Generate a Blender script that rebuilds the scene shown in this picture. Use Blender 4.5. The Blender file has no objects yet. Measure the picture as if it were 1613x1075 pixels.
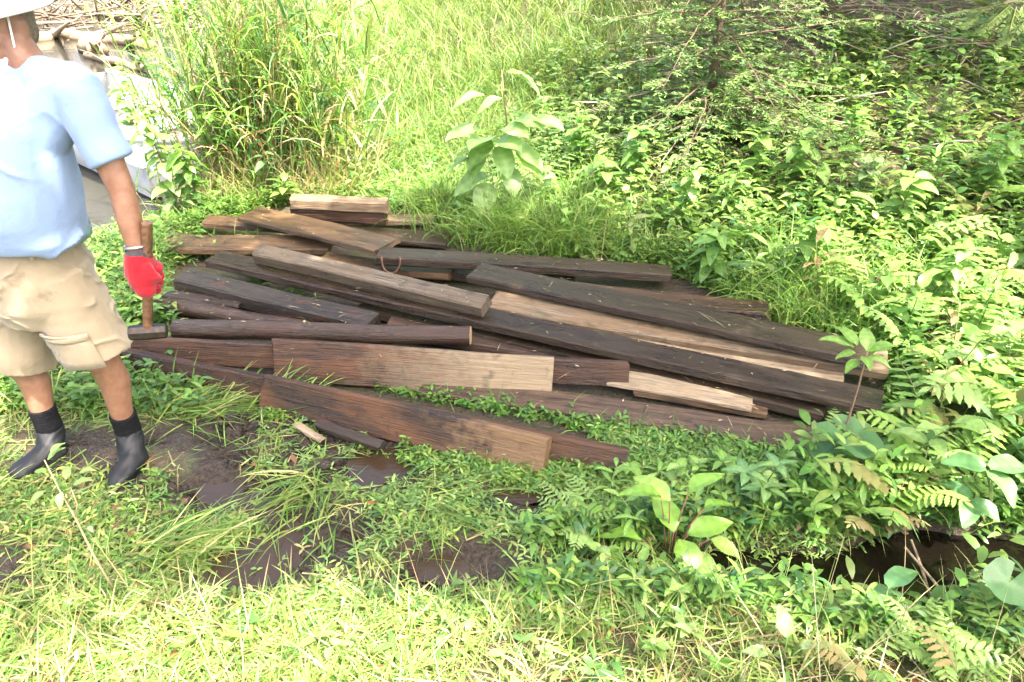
import bpy, bmesh, math, random
import numpy as np
from mathutils import Vector, Matrix, Quaternion

R = math.radians
rng = np.random.default_rng(7)
random.seed(7)
scene = bpy.context.scene
COL = scene.collection

# ------------------------------------------------------------------ camera
CAM_H, PITCH, FOC = 2.0, R(29.4), 1254.0
PW, PH = 1613.0, 1075.0
cam_d = bpy.data.cameras.new('camera')
cam_d.sensor_width = 36.0
cam_d.lens = FOC / PW * 36.0
cam_d.clip_start = 0.02
cam_d.clip_end = 500
cam = bpy.data.objects.new('camera', cam_d)
COL.objects.link(cam)
cam.location = (0, 0, CAM_H)
cam.rotation_euler = (math.pi / 2 - PITCH, 0, 0)
scene.camera = cam

# ------------------------------------------------------------------ world, sun, exposure
SUN = Vector((0.36, -0.42, 1.0)).normalized()          # towards the sun
SUN_EL = math.asin(SUN.z)
SUN_AZ = math.atan2(SUN.x, SUN.y)
w = bpy.data.worlds.new('World'); scene.world = w; w.use_nodes = True
wn = w.node_tree.nodes; wl = w.node_tree.links
wn.clear()
sky = wn.new('ShaderNodeTexSky'); sky.sky_type = 'NISHITA'; sky.sun_disc = False
sky.sun_elevation = SUN_EL; sky.sun_rotation = SUN_AZ
sky.air_density = 0.8; sky.dust_density = 7.0; sky.ozone_density = 0.4
bg = wn.new('ShaderNodeBackground'); bg.inputs['Strength'].default_value = 0.15
wo = wn.new('ShaderNodeOutputWorld')
wl.new(sky.outputs[0], bg.inputs[0]); wl.new(bg.outputs[0], wo.inputs[0])
sl = bpy.data.lights.new('sun', 'SUN'); sl.energy = 3.2; sl.angle = R(0.6); sl.color = (1.0, 0.955, 0.86)
so = bpy.data.objects.new('sun', sl); COL.objects.link(so)
so.rotation_euler = (-SUN).to_track_quat('-Z', 'Y').to_euler()
so.location = SUN * 30
vs = scene.view_settings
vs.view_transform = 'Standard'; vs.look = 'None'; vs.exposure = 2.95; vs.gamma = 1.0
vs.use_curve_mapping = False
cy = scene.cycles
cy.use_denoising = True
cy.max_bounces = 7; cy.diffuse_bounces = 4; cy.glossy_bounces = 3; cy.transmission_bounces = 4
cy.transparent_max_bounces = 4; cy.caustics_reflective = False; cy.caustics_refractive = False
cy.sample_clamp_indirect = 6.0

# ------------------------------------------------------------------ pixel <-> world
CP, SP = math.cos(PITCH), math.sin(PITCH)
def ray(u, v):
    a = (u - PW / 2) / FOC; b = -(v - PH / 2) / FOC
    return np.array([a, CP + b * SP, -SP + b * CP])
def P(u, v, z=0.0):                       # pixel -> point at height z
    d = ray(u, v); t = (z - CAM_H) / d[2]
    return Vector((d[0] * t, d[1] * t, z))
def PY(u, v, y):                          # pixel -> point at distance y
    d = ray(u, v); t = y / d[1]
    return Vector((d[0] * t, y, CAM_H + d[2] * t))

# ------------------------------------------------------------------ noise and terrain
_tab = rng.random((256, 256))
def vnoise(x, y, s=1.0, ox=0):
    x = np.asarray(x, float) * s + 37.1 + ox; y = np.asarray(y, float) * s + 11.7 + ox * 1.7
    xi = np.floor(x).astype(int); yi = np.floor(y).astype(int)
    fx = x - xi; fy = y - yi
    fx = fx * fx * (3 - 2 * fx); fy = fy * fy * (3 - 2 * fy)
    a = _tab[xi % 256, yi % 256]; b = _tab[(xi + 1) % 256, yi % 256]
    c = _tab[xi % 256, (yi + 1) % 256]; d = _tab[(xi + 1) % 256, (yi + 1) % 256]
    return (a * (1 - fx) + b * fx) * (1 - fy) + (c * (1 - fx) + d * fx) * fy
def fbm(x, y, s=1.0, o=4, ox=0):
    t = 0; a = 0.5
    for k in range(o):
        t = t + a * vnoise(x, y, s * 2 ** k, ox + 17 * k); a *= 0.5
    return t
def ss(a, b, x):
    t = np.clip((np.asarray(x, float) - a) / (b - a), 0, 1)
    return t * t * (3 - 2 * t)
def shore_x(y):
    y = np.asarray(y, float)
    return np.where(y > 6.3, -2.35 + 0.12 * np.sin(y * 1.3), -2.35 + 0.12 * math.sin(8.19) - (6.3 - y) * 0.55) + 0.1 * np.sin(y * 2.7)
def blob(x, y, cx, cy, rx, ry, soft=0.5):
    d = np.sqrt(((x - cx) / rx) ** 2 + ((y - cy) / ry) ** 2)
    return 1 - ss(1 - soft, 1 + soft, d)
MUD = [(-1.05, 2.62, .60, .36), (-0.48, 2.64, .46, .30), (-0.80, 2.12, .45, .28), (-0.2, 1.98, .30, .16),
       (-1.65, 2.65, .35, .16), (0.05, 2.30, .22, .08), (-1.75, 1.9, .15, .18)]
def mud_mask(x, y):
    m = np.zeros_like(np.asarray(x, float))
    for b in MUD: m = np.maximum(m, blob(x, y, *b, soft=0.45))
    return m * ss(0.18, 0.42, fbm(x, y, 5.0, 3, 5))
POOLS = [(-1.09, 2.41, .17, .10), (-0.52, 2.55, .13, .11), (-0.86, 2.02, .13, .14), (-0.24, 2.0, .16, .06), (0.02, 2.36, .14, .04)]
def ditch(x, y):
    cyy = 1.98 + 0.06 * np.sin(x * 2.2) + 0.10 * ss(1.0, 2.4, x) + .22 * (fbm(x, y, 2.6, 2, 77) - .38)
    wd = (0.08 + 0.12 * ss(0.2, 1.3, x)) * (.6 + 1.1 * fbm(x, y, 3.7, 2, 78))
    e_ = .5 * (fbm(x, y, 4.5, 3, 79) - .42)
    hol = 1 - ss(.55, 1.15, np.sqrt(((x - 1.62) / .55) ** 2 + ((y - 2.09) / .20) ** 2) + e_)
    return np.maximum(np.exp(-((y - cyy) / wd) ** 2) * ss(0.02, 0.5, x) * .8, hol)
def g(x, y):
    x = np.asarray(x, float); y = np.asarray(y, float)
    z = 0.20 * (1 - ss(0.25, 1.75, y))
    d = 0.45 * x + 0.89 * y - 4.9
    hill = 0.26 * np.log1p(np.exp(np.clip(d * 3.0, -40, 40))) / 3.0
    hill = np.where(d > 20, 0.26 * 20, hill)
    land = ss(-2.6, 0.9, x)
    z = z + hill * (0.12 + 0.88 * land) * (1 - 0.6 * ss(10, 24, y) * (1 - land))
    sd = shore_x(y) - x
    far = ss(16.0, 21.0, y + 0.25 * x)
    pond = ss(-0.35, 0.75, sd) * (1 - far)
    z = z * (1 - pond) - 0.8 * pond
    z = z + far * ss(-0.3, 2, sd) * (0.5 + 0.9 * fbm(x, y, 0.6, 3))
    dd = ditch(x, y)
    z = z - 0.20 * dd + .10 * (fbm(x, y, 5.0, 3, 88) - .42) * ss(.02, .3, dd) * (1 - ss(.75, .95, dd))
    z = z + 0.05 * (fbm(x, y, 1.3, 3, 3) - 0.45) * ss(0.1, 1.4, np.abs(y - 3.6) + np.abs(x) * 0.2 + .3)
    near = (y < 7)
    m = np.where(near, mud_mask(x, y), 0)
    z = z + m * (0.11 * (fbm(x, y, 8.0, 4, 9) - 0.50) + .035 * np.abs(fbm(x, y, 26.0, 3, 19) - .45))
    for (cx, cyp, rx, ry) in POOLS:
        z = z - 0.05 * blob(x, y, cx, cyp, rx * 1.1, ry * 1.1, 0.5)
    return z
def GP(u, v):                             # pixel -> point on the terrain
    d = ray(u, v); t = 0.6
    while t < 80:
        if CAM_H + d[2] * t < float(g(d[0] * t, d[1] * t)): break
        t += 0.01 + t * 0.002
    return Vector((d[0] * t, d[1] * t, float(g(d[0] * t, d[1] * t))))

# ------------------------------------------------------------------ node material helpers
def new_mat(name):
    m = bpy.data.materials.new(name); m.use_nodes = True
    nt = m.node_tree; nt.nodes.clear()
    out = nt.nodes.new('ShaderNodeOutputMaterial')
    b = nt.nodes.new('ShaderNodeBsdfPrincipled')
    nt.links.new(b.outputs[0], out.inputs[0])
    return m, nt, b, out
def N(nt, t, **kw):
    n = nt.nodes.new(t)
    for k, v in kw.items():
        if k.startswith('i_'):
            key = k[2:]
            n.inputs[int(key) if key.isdigit() else key].default_value = v
        else: setattr(n, k, v)
    return n
def mixc(nt, fac, a, b, mode='MIX'):
    n = nt.nodes.new('ShaderNodeMix'); n.data_type = 'RGBA'; n.blend_type = mode
    for s, v in ((0, fac), (6, a), (7, b)):
        if hasattr(v, 'is_output'): nt.links.new(v, n.inputs[s])
        else: n.inputs[s].default_value = (*v, 1) if isinstance(v, tuple) and len(v) == 3 else v
    return n.outputs[2]
def ramp(nt, src, p0, p1, c0=(0, 0, 0), c1=(1, 1, 1)):
    r = nt.nodes.new('ShaderNodeValToRGB')
    r.color_ramp.elements[0].position = p0; r.color_ramp.elements[1].position = p1
    r.color_ramp.elements[0].color = (*c0, 1); r.color_ramp.elements[1].color = (*c1, 1)
    nt.links.new(src, r.inputs[0]); return r.outputs[0]
def noise(nt, vec, scale, detail=4, rough=0.55, dist=0.0):
    n = nt.nodes.new('ShaderNodeTexNoise')
    n.inputs['Scale'].default_value = scale; n.inputs['Detail'].default_value = detail
    n.inputs['Roughness'].default_value = rough; n.inputs['Distortion'].default_value = dist
    if vec is not None: nt.links.new(vec, n.inputs['Vector'])
    return n.outputs['Fac']
def bump(nt, b, h, strength=0.4, dist=0.01):
    n = nt.nodes.new('ShaderNodeBump'); n.inputs['Strength'].default_value = strength
    n.inputs['Distance'].default_value = dist
    nt.links.new(h, n.inputs['Height']); nt.links.new(n.outputs[0], b.inputs['Normal'])

def leaf_mat(name, trans=0.32, rough=0.5, spec=0.35, vein=0.0):
    m, nt, b, out = new_mat(name)
    at = N(nt, 'ShaderNodeAttribute', attribute_name='Col')
    tc = N(nt, 'ShaderNodeTexCoord')
    nz = noise(nt, tc.outputs['Object'], 35, 3)
    c = mixc(nt, ramp(nt, nz, 0.3, 0.7), at.outputs['Color'], (1, 1, 0.9), 'MULTIPLY')
    hs = N(nt, 'ShaderNodeHueSaturation'); hs.inputs['Hue'].default_value = 0.49
    nt.links.new(at.outputs['Color'], hs.inputs['Color'])
    hs.inputs['Value'].default_value = 1.25
    c = mixc(nt, ramp(nt, nz, 0.45, 0.75), at.outputs['Color'], hs.outputs[0])
    nt.links.new(c, b.inputs['Base Color'])
    b.inputs['Roughness'].default_value = rough
    b.inputs['Specular IOR Level'].default_value = spec
    tr = N(nt, 'ShaderNodeBsdfTranslucent')
    h2 = N(nt, 'ShaderNodeHueSaturation'); h2.inputs['Saturation'].default_value = 1.1; h2.inputs['Value'].default_value = 1.5
    nt.links.new(c, h2.inputs['Color']); nt.links.new(h2.outputs[0], tr.inputs['Color'])
    mx = N(nt, 'ShaderNodeMixShader'); mx.inputs[0].default_value = trans
    nt.links.new(b.outputs[0], mx.inputs[1]); nt.links.new(tr.outputs[0], mx.inputs[2])
    nt.links.new(mx.outputs[0], out.inputs[0])
    return m
M = {}
M['grass'] = leaf_mat('grass_blade', 0.36, 0.45, 0.35)
M['leaf'] = leaf_mat('leaf', 0.38, 0.42, 0.45)
M['gloss_leaf'] = leaf_mat('glossy_leaf', 0.22, 0.28, 0.6)
M['needle'] = leaf_mat('needle', 0.12, 0.5, 0.3)
M['dry'] = leaf_mat('dry_stalk', 0.15, 0.7, 0.2)

# ------------------------------------------------------------------ object helpers
def link_mesh(name, verts, faces, mat, parent=None, smooth=False, col=None):
    me = bpy.data.meshes.new(name)
    if isinstance(verts, np.ndarray) and isinstance(faces, np.ndarray):
        k = faces.shape[1]; nf = len(faces)
        me.vertices.add(len(verts)); me.vertices.foreach_set('co', verts.astype(np.float32).ravel())
        me.loops.add(nf * k); me.loops.foreach_set('vertex_index', faces.astype(np.int32).ravel())
        me.polygons.add(nf); me.polygons.foreach_set('loop_start', np.arange(0, nf * k, k, dtype=np.int32))
        if smooth: me.polygons.foreach_set('use_smooth', np.ones(nf, bool))
        me.update(calc_edges=True)
    else:
        me.from_pydata([tuple(v) for v in verts], [], [tuple(f) for f in faces])
        if smooth:
            for p in me.polygons: p.use_smooth = True
        me.update()
    if col is not None:
        a = me.attributes.new('Col', 'FLOAT_COLOR', 'POINT')
        c = np.ones((len(verts), 4), np.float32); c[:, :3] = col
        a.data.foreach_set('color', c.ravel())
    if mat is not None: me.materials.append(mat)
    o = bpy.data.objects.new(name, me); COL.objects.link(o)
    if parent is not None: o.parent = parent
    return o
def tag(o, label, cat, group=None, kind=None):
    o['label'] = label
    if cat: o['category'] = cat
    if group: o['group'] = group
    if kind: o['kind'] = kind
    return o
def empty(name, loc=(0, 0, 0), rz=0.0):
    o = bpy.data.objects.new(name, None); COL.objects.link(o)
    o.location = loc; o.rotation_euler = (0, 0, rz); o.empty_display_size = 0.05
    return o
def copy_tree(o, parent=None):
    c = o.copy(); COL.objects.link(c); c.parent = parent
    for ch in o.children: copy_tree(ch, c)
    return c

PROF = {
    'blade': ([0.75, 1.0, 0.85, 0.55, 0.06], 4),
    'blade3': ([0.8, 1.0, 0.6, 0.05], 3),
    'lance': ([0.12, 0.75, 1.0, 0.72, 0.05], 4),
    'ovate': ([0.10, 0.82, 1.0, 0.86, 0.5, 0.05], 5),
    'round': ([0.35, 0.9, 1.0, 0.95, 0.65, 0.1], 5),
    'needle': ([1.0, 0.5], 1),
    'tri': ([0.3, 1.0, 0.05], 2),
}
def ribbons(pos, yaw, elev, droop, L, Wd, prof='blade', across=2, fold=0.0, roll=None):
    """vectorised strips that start at pos, rise at elev and bend down by droop"""
    pf, ns = PROF[prof]; pf = np.asarray(pf)
    n = len(pos); cyw, syw = np.cos(yaw), np.sin(yaw)
    pts = np.empty((n, ns + 1, 3)); pts[:, 0] = pos
    nor = np.empty((n, ns + 1, 3))
    e = np.array(elev, float)
    for k in range(ns + 1):
        ce, se = np.cos(e), np.sin(e)
        nor[:, k] = np.stack([-se * cyw, -se * syw, ce], 1)
        if k < ns:
            st = (L / ns)[:, None]
            pts[:, k + 1] = pts[:, k] + st * np.stack([ce * cyw, ce * syw, se], 1)
            e = e - droop / ns
    side = np.stack([-syw, cyw, np.zeros(n)], 1)[:, None, :]
    if roll is not None:
        cr, sr = np.cos(roll)[:, None, None], np.sin(roll)[:, None, None]
        s2 = side * cr + nor * sr; nor = nor * cr - side * sr; side = s2
    offs = np.linspace(-1, 1, across)
    half = (Wd[:, None] * pf[None, :] * 0.5)[:, :, None]
    V = np.empty((n, ns + 1, across, 3))
    for j, o in enumerate(offs):
        V[:, :, j] = pts + side * half * o + nor * half * (abs(o) * fold)
    V = V.reshape(-1, 3)
    base = (np.arange(n) * (ns + 1) * across)[:, None]
    f = []
    for k in range(ns):
        for j in range(across - 1):
            a = k * across + j
            f.append([a, a + 1, a + 1 + across, a + across])
    F = (base[:, None, :] + np.array(f)[None, :, :]).reshape(-1, 4)
    return V, F, (ns + 1) * across
class Acc:
    def __init__(s): s.v = []; s.f = []; s.c = []; s.n = 0
    def add(s, V, F, C):
        s.v.append(V); s.f.append(F + s.n); s.c.append(C); s.n += len(V)
    def rib(s, pos, yaw, elev, droop, L, Wd, col, **kw):
        n = len(pos)
        if n == 0: return
        bc = lambda a: np.broadcast_to(np.asarray(a, float), (n,)).copy()
        V, F, k = ribbons(np.asarray(pos, float), bc(yaw), bc(elev), bc(droop), bc(L), bc(Wd), **kw)
        s.add(V, F, np.repeat(np.broadcast_to(col, (n, 3)), k, 0))
    def build(s, name, mat, parent=None, smooth=True):
        return link_mesh(name, np.concatenate(s.v), np.concatenate(s.f), mat, parent, smooth, np.concatenate(s.c))
def tube_vf(pts, rad, seg=6, cap=True):
    """tapered tube of quads along a polyline"""
    pts = [Vector(p) for p in pts]; n = len(pts); vs_, fs = [], []
    up = Vector((0.13, 0.21, 0.97))
    for i, p in enumerate(pts):
        t = (pts[min(i + 1, n - 1)] - pts[max(i - 1, 0)]).normalized()
        a = t.cross(up)
        if a.length < 1e-3: a = t.cross(Vector((1, 0, 0)))
        a.normalize(); b = t.cross(a).normalized()
        r = rad[i] if hasattr(rad, '__len__') else rad
        for k in range(seg):
            th = 2 * math.pi * k / seg
            vs_.append(p + a * (r * math.cos(th)) + b * (r * math.sin(th)))
    for i in range(n - 1):
        for k in range(seg):
            k2 = (k + 1) % seg
            fs.append((i * seg + k, i * seg + k2, (i + 1) * seg + k2, (i + 1) * seg + k))
    if cap:
        if seg % 2 == 0:
            for base, rev in ((0, True), ((n - 1) * seg, False)):
                for k in range(0, seg // 2 - 1):
                    q = (base + k, base + k + 1, base + seg - 2 - k, base + seg - 1 - k)
                    fs.append(q[::-1] if rev else q)
    return np.array([tuple(v) for v in vs_]), np.array(fs)
def acc_tube(acc, pts, rad, col, seg=6):
    V, F = tube_vf(pts, rad, seg); acc.add(V, F, np.broadcast_to(col, (len(V), 3)))
def pal(n, cols, wts=None, jit=0.15):
    cols = np.asarray(cols, float)
    i = rng.choice(len(cols), n, p=None if wts is None else np.asarray(wts) / np.sum(wts))
    c = cols[i] * (1 + jit * rng.standard_normal((n, 1))) * (1 + 0.06 * rng.standard_normal((n, 3)))
    return np.clip(c, 0.004, 0.9)
GREEN = [(.092, .19, .032), (.128, .235, .042), (.17, .26, .05), (.072, .155, .037)]
YELLOW = [(.235, .285, .078), (.185, .25, .062), (.32, .325, .12), (.135, .21, .048)]
STRAW = [(.38, .30, .15), (.30, .22, .10), (.45, .38, .22)]
COOL = [(.06, .15, .05), (.09, .19, .06), (.075, .165, .03)]

# ------------------------------------------------------------------ ground
def inpoly(x, y, poly):
    r = np.zeros(len(x), bool); n = len(poly); j = n - 1
    for i in range(n):
        xi, yi = poly[i]; xj, yj = poly[j]
        c = ((yi > y) != (yj > y)) & (x < (xj - xi) * (y - yi) / (yj - yi + 1e-12) + xi); r ^= c; j = i
    return r
PILE = [tuple(P(u, v, .03))[:2] for u, v in ((200, 530), (215, 470), (250, 385), (318, 345), (455, 322), (690, 345), (705, 385), (1060, 430), (1215, 490), (1400, 575), (1395, 645), (1300, 702), (1245, 702), (900, 655), (985, 735), (862, 742), (415, 640), (190, 560))]

def axis(lo, hi, step, far_lo, far_hi, grow=1.13):
    a = list(np.arange(lo, hi, step)); s = step
    x = a[-1]
    while x < far_hi: s *= grow; x += s; a.append(x)
    s = step; x = a[0]
    while x > far_lo: s *= grow; x -= s; a.insert(0, x)
    return np.array(a)
gx = axis(-2.4, 2.4, 0.022, -70, 70); gy = axis(0.9, 3.3, 0.022, -40, 90, 1.09)
XX, YY = np.meshgrid(gx, gy, indexing='ij')
ZZ = g(XX, YY)
gv = np.stack([XX, YY, ZZ], -1).reshape(-1, 3)
nx_, ny_ = XX.shape
ii = (np.arange(nx_ - 1)[:, None] * ny_ + np.arange(ny_ - 1)[None, :]).ravel()
gf = np.stack([ii, ii + ny_, ii + ny_ + 1, ii + 1], 1)
m, nt, b, out = new_mat('soil')
tc = N(nt, 'ShaderNodeTexCoord')
at = N(nt, 'ShaderNodeAttribute', attribute_name='Col')
sp = N(nt, 'ShaderNodeSeparateColor'); nt.links.new(at.outputs['Color'], sp.inputs[0])
n1 = noise(nt, tc.outputs['Object'], 6, 6); n2 = noise(nt, tc.outputs['Object'], 60, 5, 0.65)
n3 = noise(nt, tc.outputs['Object'], 1.7, 4)
soil = mixc(nt, ramp(nt, n1, 0.35, 0.65), (.045, .032, .018), (.10, .075, .04))
soil = mixc(nt, ramp(nt, n2, 0.5, 0.7), soil, (.17, .12, .065))
moss = mixc(nt, ramp(nt, n2, 0.3, 0.7), (.04, .07, .012), (.10, .13, .03))
soil = mixc(nt, ramp(nt, n3, 0.46, 0.6), soil, moss)
mud = mixc(nt, ramp(nt, n2, 0.35, 0.7), (.020, .0135, .008), (.062, .044, .029))
c = mixc(nt, sp.outputs[0], soil, mud)
nt.links.new(c, b.inputs['Base Color'])
rr = N(nt, 'ShaderNodeMapRange'); nt.links.new(sp.outputs[0], rr.inputs[0]); rr.inputs[3].default_value = 0.9; rr.inputs[4].default_value = 0.2
nt.links.new(rr.outputs[0], b.inputs['Roughness'])
n4 = noise(nt, tc.outputs['Object'], 24, 5, 0.6)
hs_ = N(nt, 'ShaderNodeMath', operation='ADD'); nt.links.new(n2, hs_.inputs[0]); nt.links.new(n4, hs_.inputs[1])
bump(nt, b, hs_.outputs[0], 0.9, 0.03)
M['soil'] = m
mm = np.where(YY < 7, mud_mask(XX, YY), 0).ravel()
mm = np.maximum(mm, ss(0.1, 0.5, ditch(XX, YY)).ravel())
mm = np.maximum(mm, ss(-0.4, 0.0, shore_x(YY) - XX).ravel() * (1 - ss(15, 19, YY)).ravel())
mm = np.maximum(mm, inpoly(XX.ravel(), YY.ravel(), PILE) * (.5 + .5 * fbm(XX.ravel(), YY.ravel(), 4, 2)))
o = link_mesh('ground', gv, gf, M['soil'], smooth=True, col=np.stack([mm, mm, mm], 1))
tag(o, 'wet soil bank, mud and hillside under the plants', 'ground', kind='structure')

A0 = Acc()
_ico = None
bmi = bmesh.new(); bmesh.ops.create_icosphere(bmi, subdivisions=1, radius=1); bmi.verts.ensure_lookup_table()
IV = np.array([v.co[:] for v in bmi.verts]); IF = np.array([[v.index for v in f.verts] + [f.verts[2].index] for f in bmi.faces]); bmi.free()
cv, cf, cn = [], [], 0
xk = rng.uniform(-2.0, .4, 9000); yk = rng.uniform(1.7, 3.0, 9000); mk = mud_mask(xk, yk) * (rng.random(9000) < ss(.42, .6, fbm(xk, yk, 6, 2, 9)))
for x, y in zip(xk[mk > .5][:1500], yk[mk > .5][:1500]):
    r_ = .005 + .022 * rng.random() ** 3
    v = IV * (1 + .38 * rng.standard_normal((len(IV), 1))).clip(.4, 1.7) * r_ * np.array([1.3, 1, .62])
    a = rng.uniform(0, 6.28); v = np.stack([v[:, 0] * math.cos(a) - v[:, 1] * math.sin(a), v[:, 0] * math.sin(a) + v[:, 1] * math.cos(a), v[:, 2]], 1)
    cv.append(v + np.array([x, y, float(g(x, y)) + r_ * .2])); cf.append(IF[:, :3] + cn); cn += len(IV)
o = link_mesh('mud', np.concatenate(cv), np.concatenate(cf), M['soil'], smooth=True, col=np.ones((cn, 3)))
tag(o, 'churned wet clods of dark mud before the pile', 'mud', kind='stuff')

# ------------------------------------------------------------------ water
def water_mat(name, base, rough, bscale, bstr, alpha_col=None):
    m, nt, b, out = new_mat(name)
    tc = N(nt, 'ShaderNodeTexCoord')
    mp = N(nt, 'ShaderNodeMapping'); mp.inputs['Scale'].default_value = (1, 2.2, 1)
    nt.links.new(tc.outputs['Object'], mp.inputs[0])
    h = noise(nt, mp.outputs[0], bscale, 4)
    b.inputs['Base Color'].default_value = (*base, 1); b.inputs['Roughness'].default_value = rough
    b.inputs['IOR'].default_value = 1.33; b.inputs['Specular IOR Level'].default_value = 0.6
    bump(nt, b, h, bstr, 0.02)
    return m
M['pond'] = water_mat('pond_water', (.035, .033, .024), 0.04, 3.0, 0.25)
M['puddle'] = water_mat('muddy_water', (.034, .022, .012), 0.03, 22.0, 0.12)
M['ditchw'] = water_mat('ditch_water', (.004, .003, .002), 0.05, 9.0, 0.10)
o = link_mesh('pond_water', [(-60, 3.0, -.2), (-1.6, 3.0, -.2), (-1.6, 24, -.2), (-60, 24, -.2)], [(0, 1, 2, 3)], M['pond'])
tag(o, 'pale pond water reflecting the sky behind the boat', 'water', kind='structure')
def pool_mesh(name, cx, cyp, rx, ry, z, mat, label):
    n = 28; v = [(cx, cyp, z)]
    for k in range(n):
        a = 2 * math.pi * k / n
        r = 1.25 + 0.22 * math.sin(3 * a + cx * 9) + 0.12 * math.sin(5 * a + cyp * 7)
        v.append((cx + rx * r * math.cos(a), cyp + ry * r * math.sin(a), z))
    o = link_mesh(name, v, [(0, 1 + k, 1 + (k + 1) % n) for k in range(n)], mat)
    return tag(o, label, 'puddle', kind='structure')
PL = ['muddy puddle in front of the black boots', 'muddy puddle by the dark broken stick', 'puddle among flattened weeds, shining grey',
      'small brown puddle between mud clods in the weeds', 'thin wet patch below the front board']
for (cx, cyp, rx, ry), lb in zip(POOLS, PL):
    z = float(g(cx, cyp)) + 0.022
    pool_mesh('puddle', cx, cyp, rx, ry, z, M['puddle'], lb)
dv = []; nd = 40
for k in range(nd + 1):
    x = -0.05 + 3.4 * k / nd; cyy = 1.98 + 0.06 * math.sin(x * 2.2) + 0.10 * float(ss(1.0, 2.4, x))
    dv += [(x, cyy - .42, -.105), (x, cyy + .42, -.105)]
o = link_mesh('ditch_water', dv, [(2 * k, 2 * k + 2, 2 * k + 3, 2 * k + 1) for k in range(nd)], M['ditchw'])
tag(o, 'dark still water in the narrow ditch under the ferns', 'water', kind='structure')

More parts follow.
